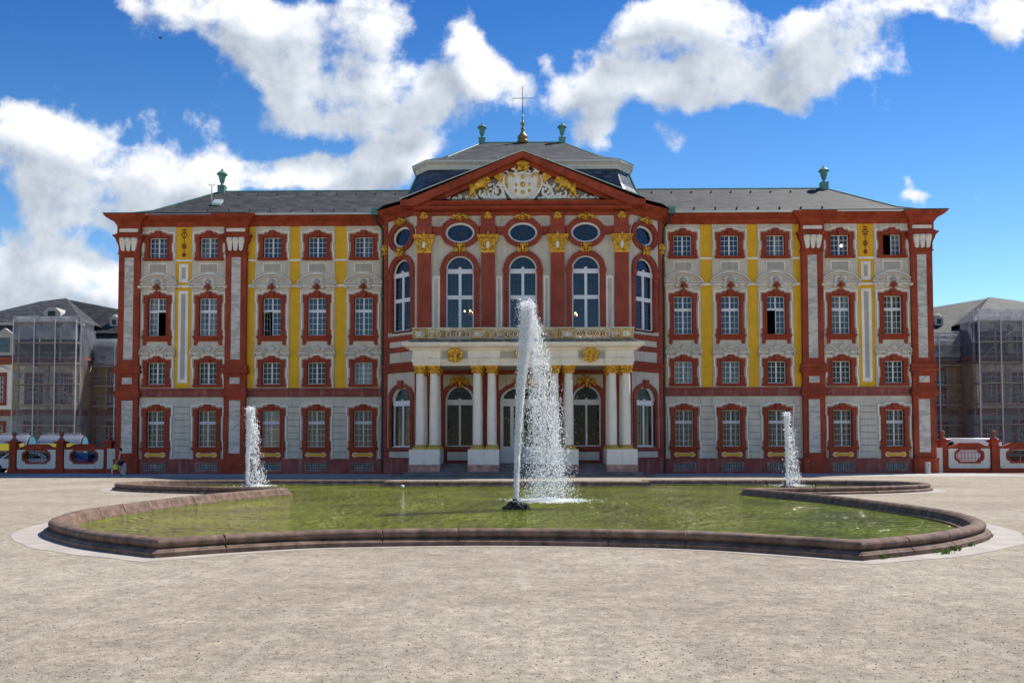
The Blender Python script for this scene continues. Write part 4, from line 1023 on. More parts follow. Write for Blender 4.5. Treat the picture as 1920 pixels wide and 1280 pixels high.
# ---- portico
CXs=[-6.38,-5.52,-2.84,-1.95,1.95,2.84,5.52,6.38]
por=MB(); 
ent=[(-.5,6.83),(.0,6.83),(.0,7.0),(.06,7.02),(.06,7.18),(.12,7.24),(.02,7.26),(.02,7.72),(.14,7.76),(.20,7.86),(.45,7.93),(.55,8.0),(.60,8.12),(.62,8.19),(-.5,8.22)]
pp=[Vector((-6.78,-3)),Vector((-6.78,-6.72)),Vector((-5.1,-6.72)),Vector((-5.1,-6.6)),Vector((-3.35,-6.6)),Vector((-3.35,-6.72)),Vector((-1.45,-6.72)),Vector((-1.45,-6.6))]
pp=pp+[Vector((-p.x,p.y)) for p in reversed(pp)]
portico=MB().sweep(pp,ent).build('portico_entablature',COLM,pal)
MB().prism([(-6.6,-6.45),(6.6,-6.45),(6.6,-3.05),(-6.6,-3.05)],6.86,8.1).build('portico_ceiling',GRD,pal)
MB().prism([(-7.0,-6.95),(7.0,-6.95),(7.0,-3.05),(-7.0,-3.05)],8.2,8.42).build('balcony_slab',mat('weathered_slab',(.13,.125,.11),var=.6,scale=3,streak=.4),pal)
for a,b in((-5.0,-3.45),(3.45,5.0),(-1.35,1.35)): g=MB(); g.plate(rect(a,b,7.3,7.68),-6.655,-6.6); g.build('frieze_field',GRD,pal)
for c in(-4.15,0,4.15):
    g=MB(); gold_blobs(g,c,7.42,.8,1.15,-6.9,41,24); g.blob((c,-6.98,7.3),.12,.12,.35,8,6); g.build('gilt_trophy',GOLD,pal,smooth=True)
for c in(-5.95,-2.4,2.4,5.95):
    g=MB(); g.plate([(c-.18,7.34),(c+.3,7.30),(c+.3,7.62),(c+.12,7.66),(c+.05,7.5)],-6.8,-6.7); g.blob((c-.15,-6.8,7.2),.3,.06,.07,8,4,rot=.3); g.build('loose_garland',COLM,pal)
def column():
    s=MB().lathe([(.275,1.94),(.272,3.4),(.262,4.6),(.245,5.6),(.232,6.36)],n=20).build('column',COLM,pal,smooth=True)
    s.data.set_sharp_from_angle(angle=R(40))
    b=MB().box(-.42,.42,-.42,.42,1.66,1.76).lathe([(.40,1.76),(.41,1.80),(.36,1.85),(.31,1.88),(.34,1.91),(.30,1.95)],n=18); b.build('base_ring',mat('ochre_base',(.50,.33,.07),var=.2),s)
    c=MB().lathe([(.24,6.34),(.27,6.37),(.25,6.42),(.26,6.55),(.34,6.68),(.40,6.76)],n=16).box(-.40,.40,-.40,.40,6.76,6.83)
    for k in range(8):
        a=PI/4*k; rr=.29; c.blob((rr*cos(a),rr*sin(a),6.50),.07,.07,.10,6,4); 
        if k%2: c.blob((.42*cos(a),.42*sin(a),6.69),.09,.09,.08,6,5)
        else: c.blob((.34*cos(a),.34*sin(a),6.73),.07,.07,.09,6,4)
    c.tube([(-.1,-.36,6.6),(0,-.38,6.3),(.1,-.36,6.6)],.035,5)
    c.build('capital',GOLD,s); return s
c0=column(); c0.location=(CXs[0],-6.3,0)
for y in(-6.3,-4.55):
    for x in CXs:
        if (x,y)==(CXs[0],-6.3): continue
        q=copy_tree(c0,pal); q.location=(x,y,0)
for a,b in((-6.98,-5.12),(-3.38,-1.48),(1.48,3.38),(5.12,6.98)):
    m=(a+b)/2
    p=MB().box(a,m-.005,-6.86,-4.0,.73,1.66).box(m+.005,b,-6.86,-4.0,.73,1.66).build('pedestal',COLM,pal)
    MB().box(a-.02,b+.02,-6.90,-4.0,-.1,.73).build('pedestal_foot',ROUGH,p)
st_=MB().box(-7.9,7.9,-8.1,-3,-.1,.15).box(-7.2,7.2,-7.7,-3,.15,.29)
for k in range(4): st_.box(-6.9,6.9,-6.75+.38*k+.1,-3,.29+.12*k,.29+.12*(k+1))
st_.build('entrance_steps',STEP,pal)
# balcony balustrade
bal=MB(); secs=[(-6.8,-5.95,'P'),(-5.95,-5.35,'Q'),(-5.35,-3.25,'O'),(-3.25,-2.25,'P'),(-2.25,-1.8,'Q'),(-1.8,1.8,'O'),(1.8,2.25,'Q'),(2.25,3.25,'P'),(3.25,5.35,'O'),(5.35,5.95,'Q'),(5.95,6.8,'P')]
bal.plate(rect(-6.8,6.8,8.42,9.1),-6.7,-6.55,[rect(a+.03,b-.03,8.52,8.98) for a,b,k in secs if k=='O'])
bal.box(-6.86,6.86,-6.76,-6.5,9.08,9.16); bal.box(-6.8,-6.68,-6.55,-3,8.42,9.1).box(6.68,6.8,-6.55,-3,8.42,9.1)
b_=bal.build('balustrade',mat('balcony_stone',(.50,.46,.36),var=.25,streak=.3),pal)
for a,b,k in secs:
    gl=MB(); sv=MB()
    if k=='O':
        n_=max(4,round((b-a)/.30)); 
        for i in range(n_):
            x=a+(b-a)*(i+.5)/n_; 
            (gl if i%2 else sv).tube([(x+.13*cos(2*PI*t/10),-6.66,8.75+.19*sin(2*PI*t/10)) for t in range(11)],.028,5)
            gl.blob((x,-6.68,8.75),.06,.05,.07,6,4)
            (sv if i%2 else gl).tube([(x-.15,-6.63,8.54),(x,-6.64,8.66),(x+.15,-6.63,8.54)],.025,4); (sv if i%2 else gl).tube([(x-.15,-6.63,8.96),(x,-6.64,8.84),(x+.15,-6.63,8.96)],.025,4)
    else:
        c=(a+b)/2; hw=(b-a)/2-.05
        gl.tube([(c-hw,-6.72,8.48),(c+hw,-6.72,8.48),(c+hw,-6.72,9.04),(c-hw,-6.72,9.04),(c-hw,-6.72,8.48)],.03,4)
        if k=='P':
            for q in range(10): sv.blob((c+random.uniform(-hw*.6,hw*.6),-6.72,8.76+random.uniform(-.13,.13)),.08,.04,.05,6,4,rot=random.uniform(-1,1))
            for q in range(14): t=q*2*PI/14; gl.blob((c+hw*.86*cos(t),-6.72,8.76+.24*sin(t)),.06,.03,.04,5,4)
        else:
            for q in range(12): gl.blob((c+random.uniform(-hw*.8,hw*.8),-6.72,8.76+random.uniform(-.2,.2)),.05,.04,.05,5,4)
    gl.build('gilt_tracery',GOLD,b_)
    if sv.v: sv.build('stone_tracery',COLM,b_)


# ---- roofs
rf=MB()
def ring(x,y0,y1,z): return [(-x,y0,z),(x,y0,z),(x,y1,z),(-x,y1,z)]
r0=ring(28.98,-.78,13.3,17.93); r1=ring(26.75,1.55,10.85,18.85); rz=[(-23.45,6.2,21.65),(23.25,6.2,21.65)]
rm=ring(27.85,.3,12.1,18.33)
rf.add(r0+rm+r1+rz,[(0,1,5,4),(1,2,6,5),(2,3,7,6),(3,0,4,7),(4,5,9,8),(5,6,10,9),(6,7,11,10),(7,4,8,11),(8,9,13,12),(9,10,13),(10,11,12,13),(11,8,12)])
rf.build('wing_roof',SLATE,pal)
g=MB(); g.tube([(-23.45,6.2,21.67),(23.25,6.2,21.67)],.06,6)
for a,b in((r0[0],rm[0]),(rm[0],r1[0]),(r1[0],rz[0]),(r0[1],rm[1]),(rm[1],r1[1]),(r1[1],rz[1])): g.tube([Vector(a)+Vector((0,0,.03)),Vector(b)+Vector((0,0,.03))],.045,5)
g.build('roof_ridge',COPPER,pal)
hk=None
for k in range(30):
    x=-21.7+k*1.5
    if abs(x)<8.6: continue
    for xx,yy,zz in ((x,5.2,21.0),(x-.7,.7,18.5)):
        if hk is None: hk=q=MB().box(-.03,.03,0,.28,0,.22).build('snow_hook',PIPE,pal)
        else: q=hk.copy(); col.objects.link(q)
        q.location=(xx,yy,zz)
for s in(-1,1): MB().tube([(s*9.9,-.82,17.93),(s*18.9,-.82,17.93)],.07,6).build('gutter',GUT,pal); 
for s in(-1,1): MB().tube([(s*19.0,-1.1,17.98),(s*28.98,-1.1,17.98),(s*28.98,12,17.98)],.04,5).build('eave_edge',PIPE,pal)
for s in(-1,1):
    q=MB().tube([(s*10.15,-1.0,17.75),(s*10.1,-.9,17.35),(s*9.75,-.35,17.0),(s*9.72,-.25,16.6),(s*9.72,-.25,.1)],.075,8)
    for z in range(2,16,2): q.tube([(s*9.72,-.25,z),(s*9.72,-.25,z+.08)],.10,8)
    q.box(s*10.15-.2,s*10.15+.2,-1.2,-.8,17.7,18.15); q.build('downpipe',PIPE,pal)
    MB().box(s*10.17-.24,s*10.17+.24,-1.24,-.78,17.74,18.2).build('rainwater_head',COPPER,pal)
def mir(pts): return pts+[(-x,y,z) for x,y,z in reversed(pts)]
def full(pts): f=mir(pts); return f+[(x,12.4-y,z) for x,y,z in reversed(f)]
M0=full([(-10.25,-.9,18.0),(-9.35,-2.55,18.0),(-7.65,-3.85,18.0)]); M1=full([(-8.7,.2,18.75),(-7.32,-1.6,18.75),(-7.15,-1.7,18.75)])
M15=full([(-7.9,.25,19.8),(-6.8,-1.18,19.8),(-6.7,-1.25,19.8)]); M2=full([(-7.40,.3,21.0),(-6.5,-.80,21.0),(-6.4,-.85,21.0)])
n_=len(M0); ms=MB().add(M0+M1+M15+M2,[(r*n_+i,r*n_+(i+1)%n_,(r+1)*n_+(i+1)%n_,(r+1)*n_+i) for r in range(3) for i in range(n_)])
ms.build('mansard_roof',SLATED,pal)
g=MB()
for s in(-1,1):
    for idx in (0,):
        pts=[Vector((s*abs(M[idx][0]),M[idx][1]-.02,M[idx][2]+.02)) for M in(M0,M1,M15,M2)]; g.tube(pts,.07,6)
g.build('mansard_flashing',COPPER,pal)
pl=[Vector((p[0],p[1])) for p in M2]
MB().sweep(pl,[(0,20.92),(.08,20.92),(.12,21.05),(.14,21.08),(.14,21.2),(.30,21.34),(.36,21.36),(.36,21.52),(0,21.54)],closed=True).build('attic_cornice',mat('painted_cornice',(.56,.56,.50),var=.08,streak=.3),pal)
U0=full([(-7.8,.15,21.53),(-6.7,-1.15,21.53),(-6.6,-1.22,21.53)]); U1=full([(-6.1,1.3,22.35),(-5.8,.8,22.35),(-5.3,.6,22.35)])
rg=[(-3.2,6.2,25.35),(3.12,6.2,25.35)]
u=MB(); u.add(U0+U1,[(i,(i+1)%n_,n_+(i+1)%n_,n_+i) for i in range(n_)])
top=U1; vs=top+rg; fs=[]
for i in range(n_):
    j=(i+1)%n_; a=top[i];b=top[j]
    ta=n_ if a[0]<0 else n_+1; tb=n_ if b[0]<0 else n_+1
    fs.append((i,j,tb) if ta==tb else (i,j,tb,ta))
u.add(vs,fs); u.build('upper_roof',SLATE,pal)
g=MB().tube([(-3.2,6.2,25.37),(3.12,6.2,25.37)],.07,6)
for k in(2,3): g.tube([U1[k],rg[0] if U1[k][0]<0 else rg[1]],.05,5)
g.build('roof_ridge',COPPER,pal)
def urn(loc,s=1,name='roof_urn'):
    m=MB().box(-.30*s,.30*s,-.30*s,.30*s,-.45*s,.35*s).box(-.33*s,.33*s,-.33*s,.33*s,.30*s,.40*s)
    m.lathe([(.22*s,.40*s),(.14*s,.5*s),(.10*s,.62*s),(.17*s,.68*s),(.20*s,.76*s),(.26*s,1.0*s),(.34*s,1.38*s),(.46*s,1.40*s),(.46*s,1.46*s),(.36*s,1.56*s),(.20*s,1.72*s),(.08*s,1.76*s),(.10*s,1.84*s),(.02*s,1.95*s)],n=16)
    o=m.build(name,COPPER,pal,smooth=True,loc=loc); o.data.set_sharp_from_angle(angle=R(40)); return o
u0=urn((-23.35,6.2,21.75),.88)
for l in((23.15,6.2,21.75),): q=u0.copy(); col.objects.link(q); q.location=l
u1=urn((-3.15,6.2,25.4),.80)
q=u1.copy(); col.objects.link(q); q.location=(3.05,6.2,25.4)
FINM=mat('finial_bronze',(.20,.17,.08),var=.4,rough=.5,metal=.3)
MB().lathe([(.42,25.3),(.44,25.5),(.34,25.55),(.42,25.7),(.40,25.85),(.20,26.05),(.12,26.3),(.16,26.45),(.08,26.55),(.10,26.7),(.2,26.85),(.08,26.98),(.05,27.3),(.035,27.6)],(0,6.2,0),16).build('finial',FINM,pal,smooth=True)
MB().tube([(0,6.2,27.4),(0,6.2,29.75)],[.035,.02],6).tube([(-.8,6.2,28.85),(.85,6.2,28.85)],.025,5).build('finial_cross',IRON,pal)
# small roof details on the left wing
MB().tube([(-23.3,3.9,20.1),(-23.3,3.9,21.5)],.035,6).tube([(-23.5,3.9,21.45),(-23.1,3.9,21.45)],.02,5).box(-23.52,-23.48,3.88,3.92,21.4,21.58).box(-23.12,-23.08,3.88,3.92,21.4,21.58).build('weather_mast',GUT,pal)
s_=MB().add([(-22.85,2.7,19.75),(-22.2,2.7,19.75),(-22.2,3.3,20.2),(-22.85,3.3,20.2),(-22.85,2.7,19.6),(-22.2,2.7,19.6),(-22.2,3.3,20.0),(-22.85,3.3,20.0)],[(0,1,2,3),(0,1,5,4),(1,2,6,5),(3,0,4,7)]).build('skylight',GUT,pal)

# ---- pediment
rk=[(-7.95,17.50),(0,21.08),(7.95,17.50),(7.95,17.95)]
ped=MB().plate([(-8.0,17.92),(-8.0,17.58),(-7.0,17.56),(0,20.72),(7.0,17.56),(8.0,17.58),(8.0,17.92),(7.4,18.0),(0,21.12),(-7.4,18.0)][::-1],-3.98,-2.9)
ped.plate([(-7.0,17.56),(-6.25,17.62),(0,20.46),(6.25,17.62),(7.0,17.56),(0,20.74)][::-1],-3.62,-2.9)
ped.sweep([Vector((-7.15,-3.1)),Vector((7.15,-3.1))],[(-.3,17.40),(.45,17.42),(.56,17.50),(.58,17.60),(.5,17.66),(-.3,17.70)])
ped=ped.build('pediment',RED,pal)
MB().plate([(-6.5,17.6),(6.5,17.6),(0,20.55)],-3.10,-2.9).build('tympanum',TYMB,ped)
gr=MB().add([(-8.02,-3.99,17.99),(0,-3.99,21.16),(8.02,-3.99,17.99),(-7.4,0,18.02),(0,0,21.16),(7.4,0,18.02)],[(0,1,4,3),(1,2,5,4)]); gr.build('pediment_roof',SLATED,ped)
MB().tube([(-8.02,-4.0,18.0),(0,-4.0,21.17)],.035,5).tube([(8.02,-4.0,18.0),(0,-4.0,21.17)],.035,5).build('pediment_flashing',GUT,ped)
# relief
def spiral(mb,cx,cz,r,turn,sg,y=-3.3,th=.07,a0=0,n=16):
    mb.tube([(cx+sg*r*(1-t*.85)*cos(a0+t*turn),y-.05*t,cz+r*(1-t*.85)*sin(a0+t*turn)) for t in [k/n for k in range(n+1)]],[th*(1-.5*t) for t in [k/n for k in range(n+1)]],6)
sh=MB()
sp=[(0,17.80),(.55,17.95),(.82,18.35),(1.0,18.75),(.98,19.2),(.72,19.45),(.4,19.4),(0,19.5)]
outl=sp+[(-x,z) for x,z in reversed(sp)][1:-1]
sh.plate(outl,-3.32,-3.05); sh.blob((0,-3.3,18.65),.62,.24,.78,14,8)
RS=lambda mb:[(x*1.2,y-.12,17.84+(z-17.72)*1.13) for x,y,z in mb.v]
sh.v=RS(sh); shd=sh.build('shield',TYMP,ped,smooth=False)
fr=MB(); loop_=outl+[outl[0]]; fr.tube([(x*1.04,-3.40,z) for x,z in loop_],.075,6)
rr=random.Random(4)
for sg in(-1,1):
    spiral(fr,sg*.95,19.42,.34,6.5,sg,th=.09,a0=-1.2); spiral(fr,sg*1.45,18.35,.40,6.5,sg,th=.09,a0=2.4); spiral(fr,sg*1.5,18.02,.30,6,sg,th=.08,a0=-2)
    spiral(fr,sg*2.6,17.98,.26,6,-sg,th=.07,a0=1.4); spiral(fr,sg*.62,20.0,.22,5,sg,th=.07,a0=0); spiral(fr,sg*3.6,18.0,.26,5,sg,th=.06,a0=2)
    spiral(fr,sg*2.0,17.92,.20,6,-sg,th=.07,a0=.3); spiral(fr,sg*4.5,17.98,.18,6,-sg,th=.05,a0=.3); spiral(fr,sg*4.15,18.1,.18,5,sg,th=.05,a0=2)
    fr.tube([(sg*.9,-3.25,17.85),(sg*1.5,-3.3,17.98),(sg*2.1,-3.28,17.84),(sg*2.8,-3.28,17.98),(sg*3.4,-3.25,17.85),(sg*3.95,-3.2,17.98)],[.11,.1,.12,.1,.09,.04],6)
    for k in range(46):
        u_=rr.random(); x=.9+u_*3.1; z=17.78+rr.random()*.55*(1-u_*.55); fr.blob((sg*x,-3.26,z),rr.uniform(.07,.14),.12,rr.uniform(.07,.16),6,4,rot=rr.uniform(-1,1))
    for k in range(24):
        u_=rr.random(); x=3.9+u_*1.6; z=17.8+rr.random()*.55*(1-u_*.8); fr.blob((sg*x,-3.18,z),rr.uniform(.03,.08),.06,rr.uniform(.03,.09),6,4,rot=rr.uniform(-1,1))
    for k in range(26):
        t=rr.random(); fr.blob((sg*(1.05+rr.uniform(-.12,.16)),-3.3,18.5+t*1.25),rr.uniform(.05,.10),.1,rr.uniform(.06,.13),6,4,rot=rr.uniform(-1,1))
    spiral(fr,sg*1.25,18.9,.30,6.2,sg,th=.08,a0=1.2); spiral(fr,sg*2.15,18.25,.26,6.2,-sg,th=.07,a0=2.2); spiral(fr,sg*1.1,19.75,.2,5.5,sg,th=.06,a0=.8)
    for k in range(30): fr.blob((sg*rr.uniform(1.1,2.2),-3.28,18.1+rr.random()*.75),rr.uniform(.05,.10),.1,rr.uniform(.06,.12),6,4,rot=rr.uniform(-1,1))
    for k in range(12): fr.blob((sg*rr.uniform(.1,.75),-3.34,19.5+rr.random()*.45),rr.uniform(.06,.10),.1,rr.uniform(.06,.13),6,4,rot=rr.uniform(-1,1))
fr.v=RS(fr); fr.build('scrollwork',TYMP,shd,smooth=True)
g=MB()
for sg in(-1,1):
    g.tube([(sg*(.85+.02*k),-3.46,18.6+.14*k) for k in range(5)]+[(sg*.88,-3.46,19.3),(sg*.75,-3.46,19.42),(sg*.55,-3.46,19.38),(sg*.5,-3.46,19.22)],.055,6)
    for (dx,dz,l,b) in((.9,1.0,1,.3),(.55,1.05,.9,.1),(1.05,.65,1,.45),(.2,.85,.7,-.1)):
        p0=Vector((sg*1.15,-3.34,18.9)); p2=p0+Vector((sg*dx,-.05,dz*.85)); pm=(p0+p2)/2+Vector((sg*-.12,0,.14)); p3=p2+Vector((sg*.12,0,-.10))
        g.tube([p0,pm,p2,p3],[.05,.075,.06,.02],6)
for z,s_ in((19.2,.10),(18.75,.14),(18.3,.10)): g.blob((0,-3.56,z),s_,.05,s_*1.2,8,5)
for sg in(-1,1): 
    for z in(18.75,18.4): g.blob((sg*.36,-3.50,z),.07,.04,.12,6,4)
g.tube([(-1.05,-3.45,19.7),(-1.3,-3.45,20.02)],.035,5); spiral(g,-1.42,20.15,.15,6.3,1,y=-3.45,th=.035,a0=-.8)
g.tube([(1.0,-3.45,19.6),(1.42,-3.45,20.3)],.04,5).tube([(1.12,-3.45,20.05),(1.40,-3.45,19.92)],.035,5)
g.v=RS(g); g.build('gilding',GOLD,shd,smooth=True)
cr=MB().blob((0,-3.62,20.42),.46,.22,.20,14,6); cr.blob((-.18,-3.62,20.12),.20,.16,.19,10,6).blob((.18,-3.62,20.12),.20,.16,.19,10,6).box(-.03,.03,-3.85,-3.78,20.1,20.5).box(-.12,.12,-3.86,-3.79,20.34,20.39)
cr.build('crown',GOLD,ped,smooth=True)
def lion(sg):
    m=MB(); o=bpy.data.meshes.new('lion')
    J=[(0,0,0.62),(-.35,0,.55),(.42,0,.82),(.56,0,1.12),(.72,-.04,1.20),   # pelvis0? body chain
       (-.42,-.06,.22),(-.62,-.08,-.12),(-.50,-.1,-.18),                   # hind leg near
       (-.20,.06,.25),(-.22,.06,-.02),(-.08,.04,-.06),                     # hind far
       (.56,-.10,.62),(.80,-.12,.40),(.84,-.12,.28),                       # fore leg low
       (.70,-.08,.84),(.98,-.1,.90),(1.08,-.1,.98),                        # fore leg raised
       (-.62,0,.80),(-.66,0,1.10),(-.84,0,1.22),(-.90,0,1.36)]             # tail
    E=[(0,1),(0,2),(2,3),(3,4),(1,5),(5,6),(6,7),(1,8),(8,9),(9,10),(2,11),(11,12),(12,13),(2,14),(14,15),(15,16),(1,17),(17,18),(18,19),(19,20)]
    rd=[.19,.21,.26,.22,.10,.13,.075,.07,.12,.07,.06,.11,.075,.07,.10,.07,.065,.035,.03,.03,.05]
    sc_=.98
    o.from_pydata([(sg*x*sc_*.9,y*sc_,z*sc_*1.05) for x,y,z in J],E,[]); ob=bpy.data.objects.new('lion',o); col.objects.link(ob)
    sk=ob.modifiers.new('s','SKIN'); sk.use_smooth_shade=True
    for i,v in enumerate(ob.data.skin_vertices[0].data): v.radius=(rd[i]*sc_*1.25,rd[i]*sc_); v.use_root=(i==0)
    ss=ob.modifiers.new('u','SUBSURF'); ss.levels=1; ss.render_levels=1
    dg=bpy.context.evaluated_depsgraph_get(); me=bpy.data.meshes.new_from_object(ob.evaluated_get(dg)); bpy.data.objects.remove(ob)
    me.materials.clear(); me.materials.append(GOLD)
    q=bpy.data.objects.new('lion',me); col.objects.link(q); q.parent=ped; q.location=(-sg*3.0,-3.55,18.30)
    k=MB()
    for i in range(14): a=random.random()*6.28; k.blob((sg*(.42+.15*cos(a))*1,-.08,.84+.17*sin(a)),.07,.09,.09,6,4)
    k.blob((sg*.66,-.12,1.12),.15,.13,.16,8,6).blob((sg*.80,-.14,1.06),.08,.08,.07,6,4); k.build('mane',GOLD,q,smooth=True); return q
lion(1); lion(-1)

# ================================================================ garden walls beside the palace
def pier(name_loc,label,ball,z=0):
    r=empty('wall_pier',name_loc,PALROT,label,'pier','banded red piers of the courtyard walls')
    m=MB().box(-.30,.30,-.30,.30,-.1,.34).box(-.27,.27,-.26,.26,.34,.40)
    for k in range(7): zz=.40+k*.24; m.box(-.24,.24,-.24,.24,zz,zz+.20); m.box(-.20,.20,-.20,.20,zz+.20,zz+.24)
    m.build('shaft',RED,r)
    c=MB()
    for z0,z1,e in((2.08,2.14,.27),(2.14,2.20,.34),(2.20,2.26,.42),(2.26,2.30,.30)): c.box(-e,e,-e,e,z0,z1)
    c.build('cap',RED,r)
    f=MB().lathe([(.26,2.30),(.24,2.36),(.13,2.50),(.08,2.60),(.10,2.64)] ,n=12)
    if ball: f.lathe([(.05,2.6),(.13,2.66),(.17,2.76),(.15,2.87),(.06,2.95)],n=12)
    else: f.lathe([(.08,2.6),(.13,2.66),(.10,2.74),(.14,2.82),(.08,2.92),(.05,3.02),(.09,3.08),(.03,3.16)],n=10)
    f.build('finial',PIERF,r,smooth=True); return r
PIERF=mat('finial_sandstone',(.24,.09,.065),var=.4,scale=4)
WALLW=mat('wall_render',(.62,.60,.54),var=.07,streak=.3)
def wall_panel(x0,x1,y,label):
    L=x1-x0; r=empty('courtyard_wall',(0,0,0),0,label,'wall','courtyard walls with cusped openings')
    c=(x0+x1)/2; 
    r.location=(c,y,0); r.rotation_euler.z=PALROT; h=L/2
    op=[(-.62,.78),(.62,.78)]+[(.62+.30*cos(t)*1.0,1.19+.28*sin(t)) for t in [R(-75+150*k/8) for k in range(9)]]+[(.62,1.60),(-.62,1.60)]+[(-.62-.30*cos(t),1.19-.28*sin(t)) for t in [R(-75+150*k/8) for k in range(9)]]
    def sc(pts,e): return [(x+(e if x>0 else -e),z+(e if z>1.19 else -e)) for x,z in pts]
    wo=rect(-h,h,.05,2.03); 
    cop=[(-h,1.66),(h,1.66),(h,1.80)]+[(h-.15,1.80),(h-.45,1.84),(h-.62,1.95),(h-.8,2.03),(-h+.8,2.03),(-h+.62,1.95),(-h+.45,1.84),(-h+.15,1.80),(-h,1.80)]
    MB().plate([(-h,-.1),(h,-.1),(h,1.8)]+cop[3:-1]+[(-h,1.8)],-.14,.14,[op]).build('wall_body',RED,r)
    MB().plate([(-h+.14,.32),(-h+.04,.42),(-h+.04,1.68),(h-.04,1.68),(h-.04,.42),(h-.14,.32)],-.165,-.12,[sc(op,.10)]).build('render_field',WALLW,r)
    MB().plate(sc(op,.12),-.19,-.1,[op]).build('opening_frame',RED,r)
    MB().plate([(x,z+.05) if z>1.7 else (x,1.98 if abs(x)<h-.8 else 1.75) for x,z in cop[3:-1]]+[],-.19,.19).build('coping',RED,r) if False else None
    cp=MB(); up=cop[2:]; 
    for a,b in zip(up[:-1],up[1:]): cp.add([(a[0],-.20,a[1]-.03),(b[0],-.20,b[1]-.03),(b[0],-.20,b[1]+.05),(a[0],-.20,a[1]+.05),(a[0],.20,a[1]-.03),(b[0],.20,b[1]-.03),(b[0],.20,b[1]+.05),(a[0],.20,a[1]+.05)],[(0,1,2,3),(3,2,6,7),(4,5,6,7),(0,1,5,4)])
    cp.build('coping',RED,r)
    g=MB()
    for k in range(7): x=-.72+k*.24; g.tube([(x,0,.8),(x,0,1.58)],.014,5)
    for z in(1.0,1.4): g.tube([(-.85,0,z),(.85,0,z)],.012,5)
    g.build('grille',IRON,r); return r
def WX(u,D): return (u-960)/1600*D
yl=61.0
pier((WX(24,yl),yl,0),'leftmost banded pier with dark ball finial','',0) if False else None
pier((WX(24,61),61.2,0),'banded red pier at the far left end of the courtyard wall',True)
pier((WX(114,61),61.1,0),'banded red pier between the two left wall panels',True)
pier((WX(205.5,61),61.0,0),'banded red pier beside the left corner of the palace',False)
wall_panel(WX(31.5,61),WX(106.5,61),61.15,'left courtyard wall panel nearest the photo edge with a silvery opening')
wall_panel(WX(121.5,61),WX(197.5,61),61.05,'left courtyard wall panel nearest the palace with a dark opening')
pier((WX(1766.5,59.4),59.4,0),'banded red pier beside the right corner of the palace',True)
pier((WX(1861,59.4),59.3,0),'banded red pier between the two right wall panels',True)
wall_panel(WX(1774,59.4),WX(1853,59.4),59.35,'right courtyard wall panel under the white van roof')
wall_panel(WX(1868.5,59.4),WX(1948,59.4),59.25,'right courtyard wall panel at the right edge with a barred dark opening')
m=MB().box(-.45,.45,-.1,.1,-.1,.45).box(-.45,.45,-.09,.09,.45,1.75); q=m.build('wall_stub',WALLW,loc=(WX(212,60.6),60.8,0)); tag(q,'narrow pale wall stub joining the left pier to the palace corner','wall')
m=MB().box(-.4,.4,-.1,.1,-.1,.45).box(-.4,.4,-.09,.09,.45,1.75); q=m.build('wall_stub',WALLW,loc=(WX(1757,58.8),59.0,0)); tag(q,'narrow pale wall stub joining the right pier to the palace corner','wall')
# pale posts
POST=mat('pale_concrete',(.50,.49,.45),var=.15,streak=.4)
def post(x,y,label):
    r=MB().lathe([(.17,0),(.17,.72),(.155,.78),(.0,.785)],n=14).build('stone_post',POST,loc=(x,y,0),smooth=True); r.data.set_sharp_from_angle(angle=R(35)); tag(r,label,'post','pale posts at the palace corners')
    MB().box(-.03,.03,-.19,-.16,.52,.6).build('plate',IRON,r); return r
post(WX(1738,57.3),57.3,'pale round post in front of the right palace corner'); post(WX(233,57.6),57.6,'pale round post behind the walking person')

